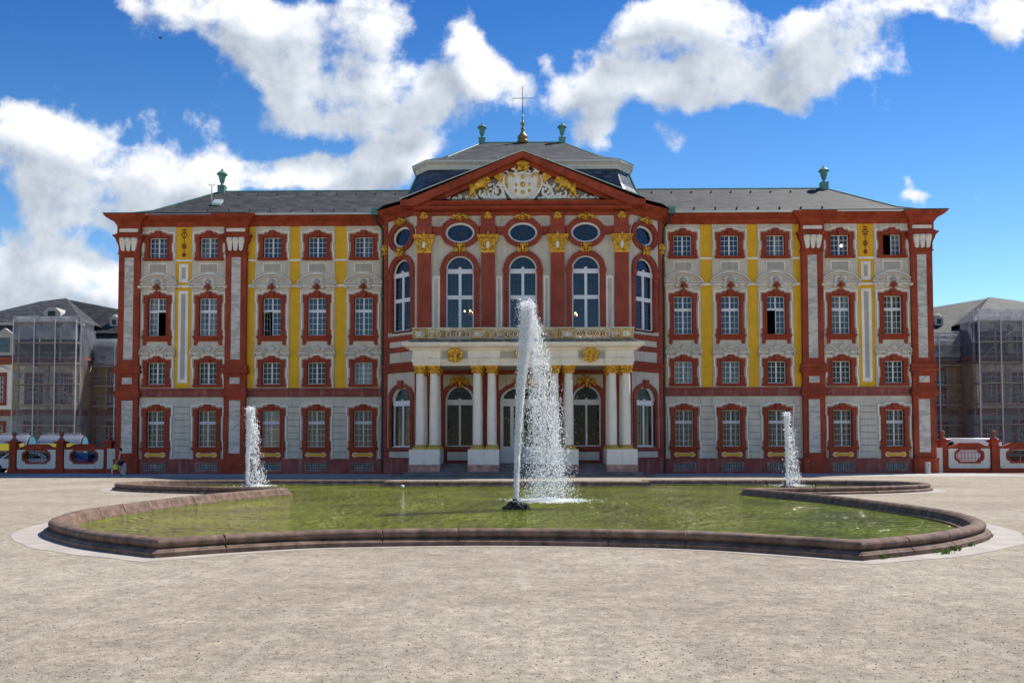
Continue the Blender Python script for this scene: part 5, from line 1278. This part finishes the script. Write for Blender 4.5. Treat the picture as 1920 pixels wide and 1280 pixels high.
# ================================================================ vehicles behind the walls
def paint(name,c,rough=.3): return mat(name,c,rough=rough,var=.04,bump=0,spec=.6)
TYRE=mat('tyre_rubber',(.02,.02,.02),var=.2); CHROME=mat('steel',(.62,.64,.66),rough=.22,metal=.9,var=.05,bump=0)
def car(loc,rz,colr,label,kind='car',name='parked_car'):
    r=empty(name,loc,rz,label,kind,'vehicles parked behind the courtyard walls'); pm=paint(label[:12],colr)
    if kind=='van': prof=[(-2.4,.35),(-2.45,1.0),(-2.35,2.2),(-2.1,2.42),(1.2,2.45),(1.6,2.3),(2.1,1.35),(2.55,1.1),(2.65,.6),(2.6,.35)]; gl=[(1.15,1.45),(1.95,1.38),(1.5,2.15),(1.15,2.2)]; zr=.36; hw=.95
    else: prof=[(-2.1,.32),(-2.18,.75),(-2.05,1.0),(-1.7,1.05),(-1.25,1.42),(-.7,1.50),(.3,1.50),(.75,1.36),(1.2,1.02),(1.9,.88),(2.15,.65),(2.12,.32)]; gl=[(-1.55,1.06),(-1.15,1.36),(-.65,1.44),(.28,1.44),(.66,1.32),(1.02,1.02)]; zr=.33; hw=.86
    m=MB(); n=len(prof)
    # body with tumblehome
    def ty(z): return hw if z<1.0 else hw-(z-1.0)*.24 if kind!='van' else hw-(z-1.0)*.06
    vs=[(x,-ty(z),z) for x,z in prof]+[(x,ty(z),z) for x,z in prof]
    tri=tessellate_polygon([[Vector((x,z,0)) for x,z in prof]])
    m.add(vs,[tuple(t) for t in tri]+[tuple(i+n for i in t) for t in tri]+[(i,(i+1)%n,n+(i+1)%n,n+i) for i in range(n)])
    b=m.build('body',pm,r); bv=b.modifiers.new('b','BEVEL'); bv.width=.05; bv.segments=2; bv.limit_method='ANGLE'; b.data.shade_smooth(); b.data.set_sharp_from_angle(angle=R(35))
    g=MB()
    for s in(-1,1):
        n2=len(gl); g.add([(x,s*(ty(z)+.012),z) for x,z in gl],[tuple(range(n2))])
    if kind!='van':
        g.add([(1.22,-.66,1.04),(1.22,.66,1.04),(.76,.58,1.39),(.76,-.58,1.39)],[(0,1,2,3)]); g.add([(-1.73,-.66,1.07),(-1.73,.66,1.07),(-1.28,.6,1.42),(-1.28,-.6,1.42)],[(0,1,2,3)])
    else: g.add([(2.13,-.8,1.38),(2.13,.8,1.38),(1.64,.75,2.28),(1.64,-.75,2.28)],[(0,1,2,3)])
    g.build('window',P_DARK,r)
    for x in(-1.3,1.35):
        for s in(-1,1):
            w=MB(); w.tube([(x,s*(hw-.2),zr),(x,s*(hw+.01),zr)],zr,18); w=w.build('wheel',TYRE,r); MB().tube([(x,s*(hw-.05),zr),(x,s*(hw+.025),zr)],zr*.6,10).build('rim',CHROME,w)
    for s in(-1,1):
        MB().blob((2.08,s*.66,.68),.10,.17,.09,8,5).build('headlight',paint('lens',(.8,.8,.75),.1),r); MB().box(-2.2,-2.12,s*.68-.14,s*.68+.14,.72,.9).build('tail_light',paint('tail',(.4,.01,.01)),r)
    MB().box(2.12,2.2,-.75,.75,.34,.5).box(-2.24,-2.14,-.75,.75,.34,.55).build('bumper',TYRE,r)
    return r
car((WX(38,63.2),63.3,0),R(200),(.75,.76,.78),'white car half hidden behind the leftmost wall pier')
car((WX(122,64.5),64.6,0),R(175),(.02,.045,.25),'dark blue car behind the middle pier of the left wall')
car((WX(190,65),65.6,0),R(160),(.50,.58,.72),'pale blue car behind the wall near the left palace corner')
car((WX(1812,62.5),63.0,0),R(180),(.80,.80,.79),'white van behind the right courtyard wall','van','parked_van')
# tanker
def tanker():
    r=empty('tank_lorry',(WX(66,70),71.0,0),R(14),'silver and yellow tank lorry with round rear end behind the left wall','tank lorry')
    SIL=mat('tank_steel',(.34,.35,.37),rough=.3,metal=.6,var=.08,bump=0); YP=paint('tanker_yellow',(.80,.66,.02))
    def tank(x0,x1,parent):
        m=MB(); n=28; rr=[(x0,.78),(x0+.12,.97),(x0+.35,1.0),(x1-.35,1.0),(x1-.12,.97),(x1,.78)]; vs=[]
        for x,k in rr:
            for i in range(n): a=2*PI*i/n; vs.append((x,1.22*k*cos(a),2.05+.86*k*sin(a)))
        m.add(vs,[(j*n+i,j*n+(i+1)%n,(j+1)*n+(i+1)%n,(j+1)*n+i) for j in range(5) for i in range(n)]+[tuple(range(n)),tuple(5*n+i for i in range(n))])
        t=m.build('tank',SIL,parent,smooth=True); t.data.set_sharp_from_angle(angle=R(30))
        y=MB(); y.box(x0+.3,x1-.3,-1.27,1.27,1.62,2.18); y.build('yellow_band',YP,t)
        MB().tube([(x1-.02,1.1*cos(a),2.05+.78*sin(a)) for a in [2*PI*k/20 for k in range(21)]],.05,5).build('end_ring',IRON,t)
        MB().add([(x1+.01,1.02*cos(2*PI*k/20),2.08+.70*sin(2*PI*k/20)) for k in range(20)],[tuple(range(20))]).build('end_plate',paint('end_blue',(.08,.22,.34),.15),t)
        h=MB()
        for k in range(4): xx=x0+.7+k*(x1-x0-1.4)/3; h.lathe([(.2,2.85),(.22,3.0),(.12,3.06)],(xx,0,0),10); h.box(xx+.3,xx+.36,-.1,.1,2.85,3.08)
        h.tube([(x0+.3,-.4,3.02),(x1-.3,-.4,3.02)],.025,4); h.build('hatches',SIL,t)
    tank(-6.2,-.7,r); tank(-.1,3.3,r)
    MB().box(-6.2,3.2,-.9,.9,.75,1.15).build('chassis',IRON,r)
    for x in(-5.2,-3.9,-.9,.6,1.9):
        for s in(-1,1): MB().tube([(x,s*.85,.5),(x,s*1.15,.5)],.5,18).build('wheel',TYRE,r)
    MB().box(-8.6,-6.6,-1.2,1.2,.6,3.0).build('cab',paint('cab_white',(.78,.78,.78)),r)
tanker()

# ================================================================ side wings behind, with scaffolding
FARW=mat('far_render',(.42,.40,.35),var=.1,streak=.3); FARY=mat('far_yellow',(.50,.33,.10),var=.12); FARR=mat('far_red',(.25,.07,.05),var=.2)
def far_building(sg):
    D=88.0; side='left' if sg<0 else 'right'
    r=empty('side_wing',(sg*51,D,0),0,f'yellow and grey side wing under scaffolding on the {side} of the palace','building','side wings beyond the courtyard walls')
    # local x: measured outwards from r (positive = away from the palace axis)
    X=lambda x: sg*(x-51)
    def B(mb,name,mt,p=r): 
        mb.v=[(sg*(x-51),y-D,z) for x,y,z in mb.v]; return mb.build(name,mt,p)
    px0=44.4 if sg<0 else 47.6
    B(MB().box(px0,66,D,D+22,-.1,10.8),'wall',FARY); B(MB().box(29,px0,D+3,D+20,-.1,10.8),'wall',FARY)
    B(MB().box(px0-.05,66,D-.05,D+1,-.1,5.2).box(29,px0-.05,D+2.95,D+4,-.1,5.2),'ground_storey',FARW)
    B(MB().box(px0-.15,66,D-.2,D+1,5.2,5.8).box(29,px0-.1,D+2.8,D+4,5.2,5.8).box(px0-.1,66,D-.15,D+1,-.1,.9),'belt_course',FARR)
    B(MB().box(px0-.3,66,D-.4,D+1,10.5,10.9).box(px0-.5,66,D-.65,D+1,10.9,11.2).box(29,px0-.3,D+2.5,D+4,10.5,11.2),'cornice',FARR)
    # mansard + upper roof
    def quadroof(pts0,pts1,name,mt):
        m=MB(); m.add(pts0+pts1,[(i,(i+1)%4,4+(i+1)%4,4+i) for i in range(4)]+[(4,5,6,7)]); return B(m,name,mt)
    quadroof([(px0-.5,D-.6,11.2),(66,D-.6,11.2),(66,D+22,11.2),(px0-.5,D+22,11.2)],[(px0+.6,D+.7,14.7),(66,D+.7,14.7),(66,D+21,14.7),(px0+.6,D+21,14.7)],'mansard',SLATED)
    quadroof([(29,D+2.5,11.2),(px0,D+2.5,11.2),(px0,D+20,11.2),(29,D+20,11.2)],[(29,D+4,14.2),(px0+2,D+4,14.2),(px0+2,D+19,14.2),(29,D+19,14.2)],'mansard',SLATED)
    B(MB().box(px0+.3,66,D+.3,D+1,14.65,14.95),'roof_trim',FARW)
    ax=(51.0 if sg<0 else 54.6,D+9,19.0)
    m=MB(); m.add([(px0+.2,D+.2,14.95),(58 if sg<0 else 64,D+.2,14.95),(66,D+21,14.95),(px0+.2,D+21,14.95),ax,(ax[0]+4,D+11,19.0)],[(0,1,4),(1,2,5,4),(0,3,4),(3,2,5,4)]); B(m,'upper_roof',SLATE)
    m=MB(); e=(29,D+10,14.6 if sg>0 else 14.6); m.add([(29,D+3.5,14.2),(px0+3,D+3.5,14.2),(ax[0],ax[1]+.1,ax[2]-.1),(36,D+10,15.2),(29,D+10,14.6),(29,D+18,13),(px0+4,D+18,14)],[(0,1,2,3),(0,3,4),(2,3,4,5,6)]); B(m,'upper_roof',SLATE)
    # dormers on the upper roof
    for x,z,y in ((px0-1.0,15.4,D+4.6),(px0-2.9,15.0,D+4.6),(px0-4.8,14.6,D+4.6)):
        d_=B(MB().box(x-.45,x+.45,y,y+2.4,z-.5,z+.65).lathe([(.52,0),(.45,.25),(.2,.42)],(x,y+.5,z+.62),10),'dormer',FARW)
        B(MB().box(x-.22,x+.22,y-.03,y+.1,z-.1,z+.45),'pane',P_DARK,d_)
    x=px0+4.5 if sg<0 else px0+9
    d_=B(MB().plate([(x-1,15.5),(x+1,15.5),(x+.9,16.3),(x+.4,16.8),(x-.4,16.8),(x-.9,16.3)],D+2.2,D+5),'dormer',FARW); B(MB().box(x-.35,x+.35,D+2.1,D+2.3,15.6,16.4),'pane',P_DARK,d_)
    for x in ((px0+7.8,px0+11.5) if sg<0 else (px0+4.5,px0+10)):
        d_=B(MB().plate([(x-1.1,11.4),(x+1.1,11.4),(x+1.1,13.4),(x,14.2),(x-1.1,13.4)],D-.6,D+2),'dormer',FARW); B(MB().box(x-.55,x+.55,D-.65,D-.5,11.7,13.2),'pane',P_BLUE,d_)
    B(MB().box(38.5,40.6,D+8,D+9.5,14.5,17.4).box(38.2,40.9,D+7.8,D+9.7,17.4,17.65),'chimney',FARW)
    # windows
    def win(x,y,z0,z1,w=.6):
        f=MB().plate(rect(x-w-.3,x+w+.3,z0-.35,z1+.45),y-.12,y,[rect(x-w,x+w,z0,z1)]); f=B(f,'window',FARR)
        B(MB().add([(x-w,y+.0,z0),(x+w,y+.0,z0),(x+w,y+.0,z1),(x-w,y+.0,z1)],[(0,1,2,3)]).shift(0,-.02),'pane',P_DARK,f)
        g=MB().box(x-.05,x+.05,y-.08,y-.04,z0,z1).box(x-w,x-w+.07,y-.08,y-.04,z0,z1).box(x+w-.07,x+w,y-.08,y-.04,z0,z1)
        for k in range(6): z=z0+(z1-z0)*k/5; g.box(x-w,x+w,y-.075,y-.045,z-.03,z+.03)
        for s_ in(-1,1): g.box(x+s_*w/2-.02,x+s_*w/2+.02,y-.075,y-.045,z0,z1)
        B(g,'sash',SASH,f)
    cols=(px0+1.9,px0+5.0,px0+8.7,px0+12.2)
    for i,x in enumerate(cols):
        B(MB().plate(rect(x-1.45,x+1.45,5.85,10.5),D-.04,D+.01),'pale_field',WHT)
        win(x,D-.04,6.6,9.2); win(x,D-.05,1.5,4.2)
        B(MB().plate([(x-1.2,9.9),(x+1.2,9.9),(x,10.45)],D-.3,D),'gable_moulding',WHT)
        if i%2==0 or 1:
            B(MB().blob((x+1.75,D-.12,9.4),.42,.12,.5,10,6).blob((x+1.75,D-.15,8.1),.18,.12,.5,8,5).blob((x+1.75,D-.15,7.3),.25,.1,.3,8,5),'painted_figure',FARW)
    for x in (px0-2.0,px0-4.6,px0-7.4,px0-10.5):
        B(MB().plate(rect(x-1.0,x+1.0,5.85,10.5),D+2.96,D+3.01),'pale_field',WHT); win(x,D+2.95,8.3,9.9,.5); win(x,D+2.95,6.2,7.6,.5); win(x,D+2.95,1.5,4.2,.55)
    # scaffold
    s=empty('scaffold',(sg*51,D,0),0,f'netted metal scaffold standing against the {side} side wing','scaffold','scaffolds on the side wings')
    def S(mb,name,mt,p=s):
        mb.v=[(sg*(x-51),y-D,z) for x,y,z in mb.v]; return mb.build(name,mt,p)
    if sg<0: fx0,fx1=44.2,50.6
    else: fx0,fx1=47.4,58.5
    top=14.9 if sg<0 else 15.6; rt=13.2 if sg<0 else 13.9
    yf=D-1.5; yb=D+1.6
    xs=[fx0+(fx1-fx0)*k/max(2,round((fx1-fx0)/2.4)) for k in range(max(2,round((fx1-fx0)/2.4))+1)]
    pm=MB()
    for x in xs:
        for y in(yf,yf+1.0): pm.tube([(x,y-.3,0),(x,y-.3,top)],.06,5)
    rx=[fx0-2.5*k for k in range(1,7)]
    for x in rx:
        for y in(yb,yb+1.0): pm.tube([(x,y-.3,0),(x,y-.3,rt)],.06,5)
    S(pm,'standard_poles',POLE)
    lv=[2.1*k for k in range(1,8)]
    for z in lv:
        if z<top: S(MB().box(fx0-.1,fx1+.1,yf-.25,yf+1.0,z-.12,z),'deck',DECK)
        if z<rt: S(MB().box(rx[-1],fx0-.2,yb-.25,yb+1.0,z-.12,z),'deck',DECK)
    rl=MB()
    for z in lv:
        for dz in(.55,1.05):
            if z+dz<top: rl.tube([(fx0,yf,z+dz),(fx1,yf,z+dz)],.03,4)
            if z+dz<rt: rl.tube([(rx[-1],yb,z+dz),(fx0,yb,z+dz)],.03,4)
        if z<top-2:
            k=int(z/2.1)%max(1,len(xs)-1); rl.tube([(xs[k],yf,z),(xs[k+1],yf,z+2.1)],.03,4)
    for k,x in enumerate(rx[:-1]): rl.tube([(x,yb,2.1*(k%5)),(rx[k+1],yb,2.1*(k%5)+2.1)],.03,4)
    S(rl,'guard_rails',POLE)
    def net(x0,x1,y,z0,z1,seed,mt=NET,ax='x'):
        m=MB(); nx,nz=28,int((z1-z0)*3)+2; vs=[]
        for j in range(nz+1):
            for i in range(nx+1):
                a=x0+(x1-x0)*i/nx; z=z0+(z1-z0)*j/nz; q=.16*mnoise.noise(Vector((a*1.1+seed,z*.7,seed)))+.06*mnoise.noise(Vector((a*3,z*3,seed)))
                vs.append((a,y+q,z) if ax=='x' else (y+q,a,z))
        m.add(vs,[(j*(nx+1)+i,j*(nx+1)+i+1,(j+1)*(nx+1)+i+1,(j+1)*(nx+1)+i) for j in range(nz) for i in range(nx)]); o=S(m,'netting',mt); o.data.shade_smooth()
    net(fx0-.1,fx1+.1,yf-.12,1.0,top+.3,3.0+sg); net(fx0-.1,fx1+.1,yf-.17,top-2.0,top+.35,9.0+sg,NETW)
    net(yf,yb,fx0-.2,1.0,top+.2,5.0,NET,'y')
    net(rx[-1],fx0-.2,yb-.12,1.0,rt+.1,13.0,NET2); net(rx[-1],fx0-.2,yb-.17,rt-2.6,rt+.15,17.0,NETW)
POLE=mat('scaffold_steel',(.50,.51,.52),rough=.5,var=.1,bump=0); DECK=mat('scaffold_deck',(.26,.22,.20),var=.2)
def net_mat(name,c,a,var=.25):
    m=bpy.data.materials.new(name); m.use_nodes=True; N=m.node_tree.nodes; L=m.node_tree.links; N.clear()
    o=N.new('ShaderNodeOutputMaterial'); mx=N.new('ShaderNodeMixShader'); t=N.new('ShaderNodeBsdfTransparent'); d=N.new('ShaderNodeBsdfDiffuse'); tl=N.new('ShaderNodeBsdfTranslucent'); m2=N.new('ShaderNodeMixShader'); m2.inputs[0].default_value=.4
    d.inputs[0].default_value=(*c,1); tl.inputs[0].default_value=(*c,1)
    ge=N.new('ShaderNodeNewGeometry'); n=N.new('ShaderNodeTexNoise'); n.inputs['Scale'].default_value=.8; n.inputs['Detail'].default_value=6; L.new(ge.outputs['Position'],n.inputs['Vector'])
    r=N.new('ShaderNodeMapRange'); r.inputs['From Min'].default_value=.3; r.inputs['From Max'].default_value=.7; r.inputs['To Min'].default_value=a-var; r.inputs['To Max'].default_value=a+var; L.new(n.outputs['Fac'],r.inputs['Value'])
    L.new(d.outputs[0],m2.inputs[1]); L.new(tl.outputs[0],m2.inputs[2]); L.new(r.outputs[0],mx.inputs[0]); L.new(t.outputs[0],mx.inputs[1]); L.new(m2.outputs[0],mx.inputs[2]); L.new(mx.outputs[0],o.inputs[0]); return m
NET=net_mat('scaffold_net',(.25,.26,.28),.50,.12); NET2=net_mat('thin_net',(.25,.26,.28),.40,.10); NETW=net_mat('white_sheeting',(.50,.53,.57),.55,.2)
far_building(-1); far_building(1)
# distant house to the right, roof only in view
dh=empty('distant_house',(66.3,133,0),0,'distant house with grey roof peeking out beyond the right palace corner','house')
MB().box(-6,4,0,10,-.1,21.5).build('wall',FARW,dh); MB().add([(-6.5,-.5,21.5),(4.5,-.5,21.5),(4.5,10.5,21.5),(-6.5,10.5,21.5),(-3.6,5,25.0),(-1.6,5,25.0)],[(0,1,5,4),(1,2,5),(2,3,4,5),(3,0,4)]).build('roof',SLATE,dh)
MB().plate([(-2.3,22),(-1.1,22),(-1.1,23.6),(-1.7,24.2),(-2.3,23.6)],-.6,2).build('dormer',FARW,dh)

# ================================================================ weeds, bird, person
def weeds():
    m=MB(); spots=[(1850,1003),(1843,1008),(1812,1020),(1790,1028),(1745,1032),(1770,1034),(1668,1040),(1650,1043)]
    for u,v in spots:
        a,b,c=px_dir(u+2,v+5); t=-1.65/c; cx,cy=a*t,b*t
        for k in range(34):
            q=random.random()*6.28; L_=random.uniform(.03,.09); bx,by=cx+random.gauss(0,.05),cy+random.gauss(0,.035); w=.012
            p=Vector((bx,by,0)); e=p+Vector((cos(q)*L_*.7,sin(q)*L_*.7,L_)); sd_=Vector((-sin(q)*w,cos(q)*w,0)); md=(p+e)/2+Vector((0,0,.015))
            m.add([p-sd_*.4,p+sd_*.4,md+sd_,e,md-sd_],[(0,1,2,3,4)])
    o=m.build('weeds',mat('weed_leaf',(.10,.20,.02),var=.4,fine=30,bump=0),recalc=False); tag(o,'small green weeds at the foot of the basin rim on the right','weeds',kind='stuff')
weeds()
a,b,c=px_dir(301,71); bd=120; 
q=MB().blob((0,0,0),.28,.1,.1,8,5).add([(-.05,0,.02),(.15,0,.03),(.05,.6,.22),(-.1,.55,.2)],[(0,1,2,3)]).add([(-.05,0,.02),(.15,0,.03),(.05,-.6,.22),(-.1,-.55,.2)],[(0,1,2,3)]).build('bird',IRON,loc=(a*bd,b*bd,1.65+c*bd)); q.rotation_euler=(R(20),R(10),R(50)); tag(q,'tiny dark bird flying in front of the upper left cloud','bird')

SKIN=mat('skin',(.56,.33,.23),rough=.55,var=.05,bump=0); SHIRT=mat('red_shirt',(.52,.02,.03),var=.1,fine=20); SHORT=mat('navy_shorts',(.012,.018,.06),var=.2); HAIR=mat('dark_hair',(.018,.012,.010),var=.3); SHOE=mat('dark_shoe',(.02,.02,.022),var=.2); SOLE=mat('shoe_sole',(.6,.6,.58),var=.05); BAGM=mat('yellow_bag',(.62,.62,.03),var=.15,rough=.5)
def skinned(name,J,E,rd,mt,parent,lv=2,sub=1):
    o=bpy.data.meshes.new(name); o.from_pydata(J,E,[]); ob=bpy.data.objects.new(name,o); col.objects.link(ob)
    ob.modifiers.new('s','SKIN').use_smooth_shade=True
    for i,v in enumerate(ob.data.skin_vertices[0].data):
        q=rd[i]; v.radius=q if isinstance(q,tuple) else (q,q); v.use_root=(i==0)
    s=ob.modifiers.new('u','SUBSURF'); s.levels=lv; s.render_levels=lv
    dg=bpy.context.evaluated_depsgraph_get(); me=bpy.data.meshes.new_from_object(ob.evaluated_get(dg)); bpy.data.objects.remove(ob)
    me.materials.clear(); me.materials.append(mt); me.shade_smooth(); q=bpy.data.objects.new(name,me); col.objects.link(q); q.parent=parent; return q
# the person walks towards -x (left); local +y is away from the viewer
per=empty('person',(WX(228,55.6),55.6,0),0,'person in a red sleeveless shirt and navy shorts walking left with a yellow bag','person')
J=[(0,0,.92),(0,0,1.12),(-.02,0,1.36),(-.03,0,1.46),(-.055,0,1.53),(-.07,0,1.63),(-.065,0,1.72), # pelvis..head
   (0,-.09,.88),(-.10,-.10,.50),(.07,-.10,.12),(.10,-.10,.05),       # near leg: standing, knee forward
   (0,.09,.88),(-.07,.09,.50),(.26,.09,.22),(.30,.09,.16),           # far leg trailing, heel raised
   (-.02,-.19,1.38),(.0,-.25,1.12),(-.16,-.25,.90),(-.21,-.25,.84),   # near arm
   (-.02,.19,1.38),(.10,.24,1.12),(.02,.24,.88),(-.0,.24,.82)]
E_=[(0,1),(1,2),(2,3),(3,4),(4,5),(5,6),(0,7),(7,8),(8,9),(9,10),(0,11),(11,12),(12,13),(13,14),(2,15),(15,16),(16,17),(17,18),(2,19),(19,20),(20,21),(21,22)]
rd=[(.115,.13),(.10,.12),(.11,.135),.055,.06,(.095,.075),.06, .09,.062,.042,.04,.09,.062,.042,.04,.055,.043,.032,.03,.055,.043,.032,.03]
skinned('body',J,E_,rd,SKIN,per)
skinned('shirt',[(0,0,.93),(0,0,1.12),(-.02,0,1.34),(-.03,0,1.43),(-.02,-.155,1.38),(-.02,.155,1.38)],[(0,1),(1,2),(2,3),(2,4),(2,5)],[(.165,.19),(.155,.185),(.17,.20),.10,.10,.10],SHIRT,per)
skinned('shorts',[(0,0,.93),(0,-.09,.86),(-.07,-.10,.62),(0,.09,.86),(-.05,.09,.62)],[(0,1),(1,2),(0,3),(3,4)],[(.135,.155),.105,.088,.105,.088],SHORT,per)
h=MB().blob((-.045,0,1.70),.105,.085,.095,12,8).blob((-.0,0,1.65),.07,.08,.09,10,6); h.build('hair',HAIR,per,smooth=True)
f=MB().blob((-.165,0,1.635),.022,.014,.022,6,4).blob((-.06,-.082,1.63),.018,.012,.028,6,4).blob((-.06,.082,1.63),.018,.012,.028,6,4).blob((-.145,0,1.585),.02,.025,.01,6,4); f.build('face_features',SKIN,per,smooth=True)
MB().blob((-.152,-.035,1.655),.012,.012,.008,6,4).blob((-.152,.035,1.655),.012,.012,.008,6,4).build('eyes',HAIR,per)
for sy,bx,bz,rot in((-.10,.04,.045,0),(.09,.33,.13,R(-58))):
    s_=MB().blob((0,0,0),.14,.048,.045,12,6); s_.v=[(x*cos(rot)-z*sin(rot)+bx,y+sy,x*sin(rot)+z*cos(rot)+bz) for x,y,z in s_.v]; o=s_.build('shoe',SHOE,per,smooth=True)
    s_=MB().box(-.14,.13,-.045,.045,-.05,-.03); s_.v=[(x*cos(rot)-z*sin(rot)+bx,y+sy,x*sin(rot)+z*cos(rot)+bz) for x,y,z in s_.v]; s_.build('sole',SOLE,o)
for sy,hx,hz in((-.25,-.22,.80),(.24,-.01,.78)):
    hm=MB().blob((hx,sy,hz),.035,.018,.048,8,5)
    for k in range(4): hm.tube([(hx-.024+k*.016,sy,hz-.035),(hx-.03+k*.015,sy-.006,hz-.065-.006*(k in(1,2))),(hx-.02+k*.012,sy-.012,hz-.09)],[.009,.008,.006],5)
    hm.tube([(hx-.02,sy-.01,hz+.01),(hx-.048,sy-.016,hz-.02),(hx-.045,sy-.02,hz-.045)],[.011,.009,.007],5); hm.build('hand',SKIN,per,smooth=True)
bg=empty('carrier_bag',(WX(228,55.6)-.25,55.33,.40),0,'yellow carrier bag hanging from the walking person\'s hand','bag')
b_=MB(); vs=[]
for j in range(7):
    t=j/6; z=.32*t; w=.17*(1-.35*t)*(1+.1*sin(j*2)); d_=.06*(1-.6*t)+.01
    for k in range(12): a=2*PI*k/12; vs.append((w*cos(a)*(1+.08*sin(3*a+j)),d_*sin(a),z))
b_.add(vs,[(j*12+k,j*12+(k+1)%12,(j+1)*12+(k+1)%12,(j+1)*12+k) for j in range(6) for k in range(12)]+[tuple(range(12))]); b_.build('sack',BAGM,bg,smooth=True)
MB().tube([(-.06,0,.31),(-.02,0,.37),(.02,0,.40),(.04,0,.37),(.06,0,.31)],.008,5).build('handle',BAGM,bg)
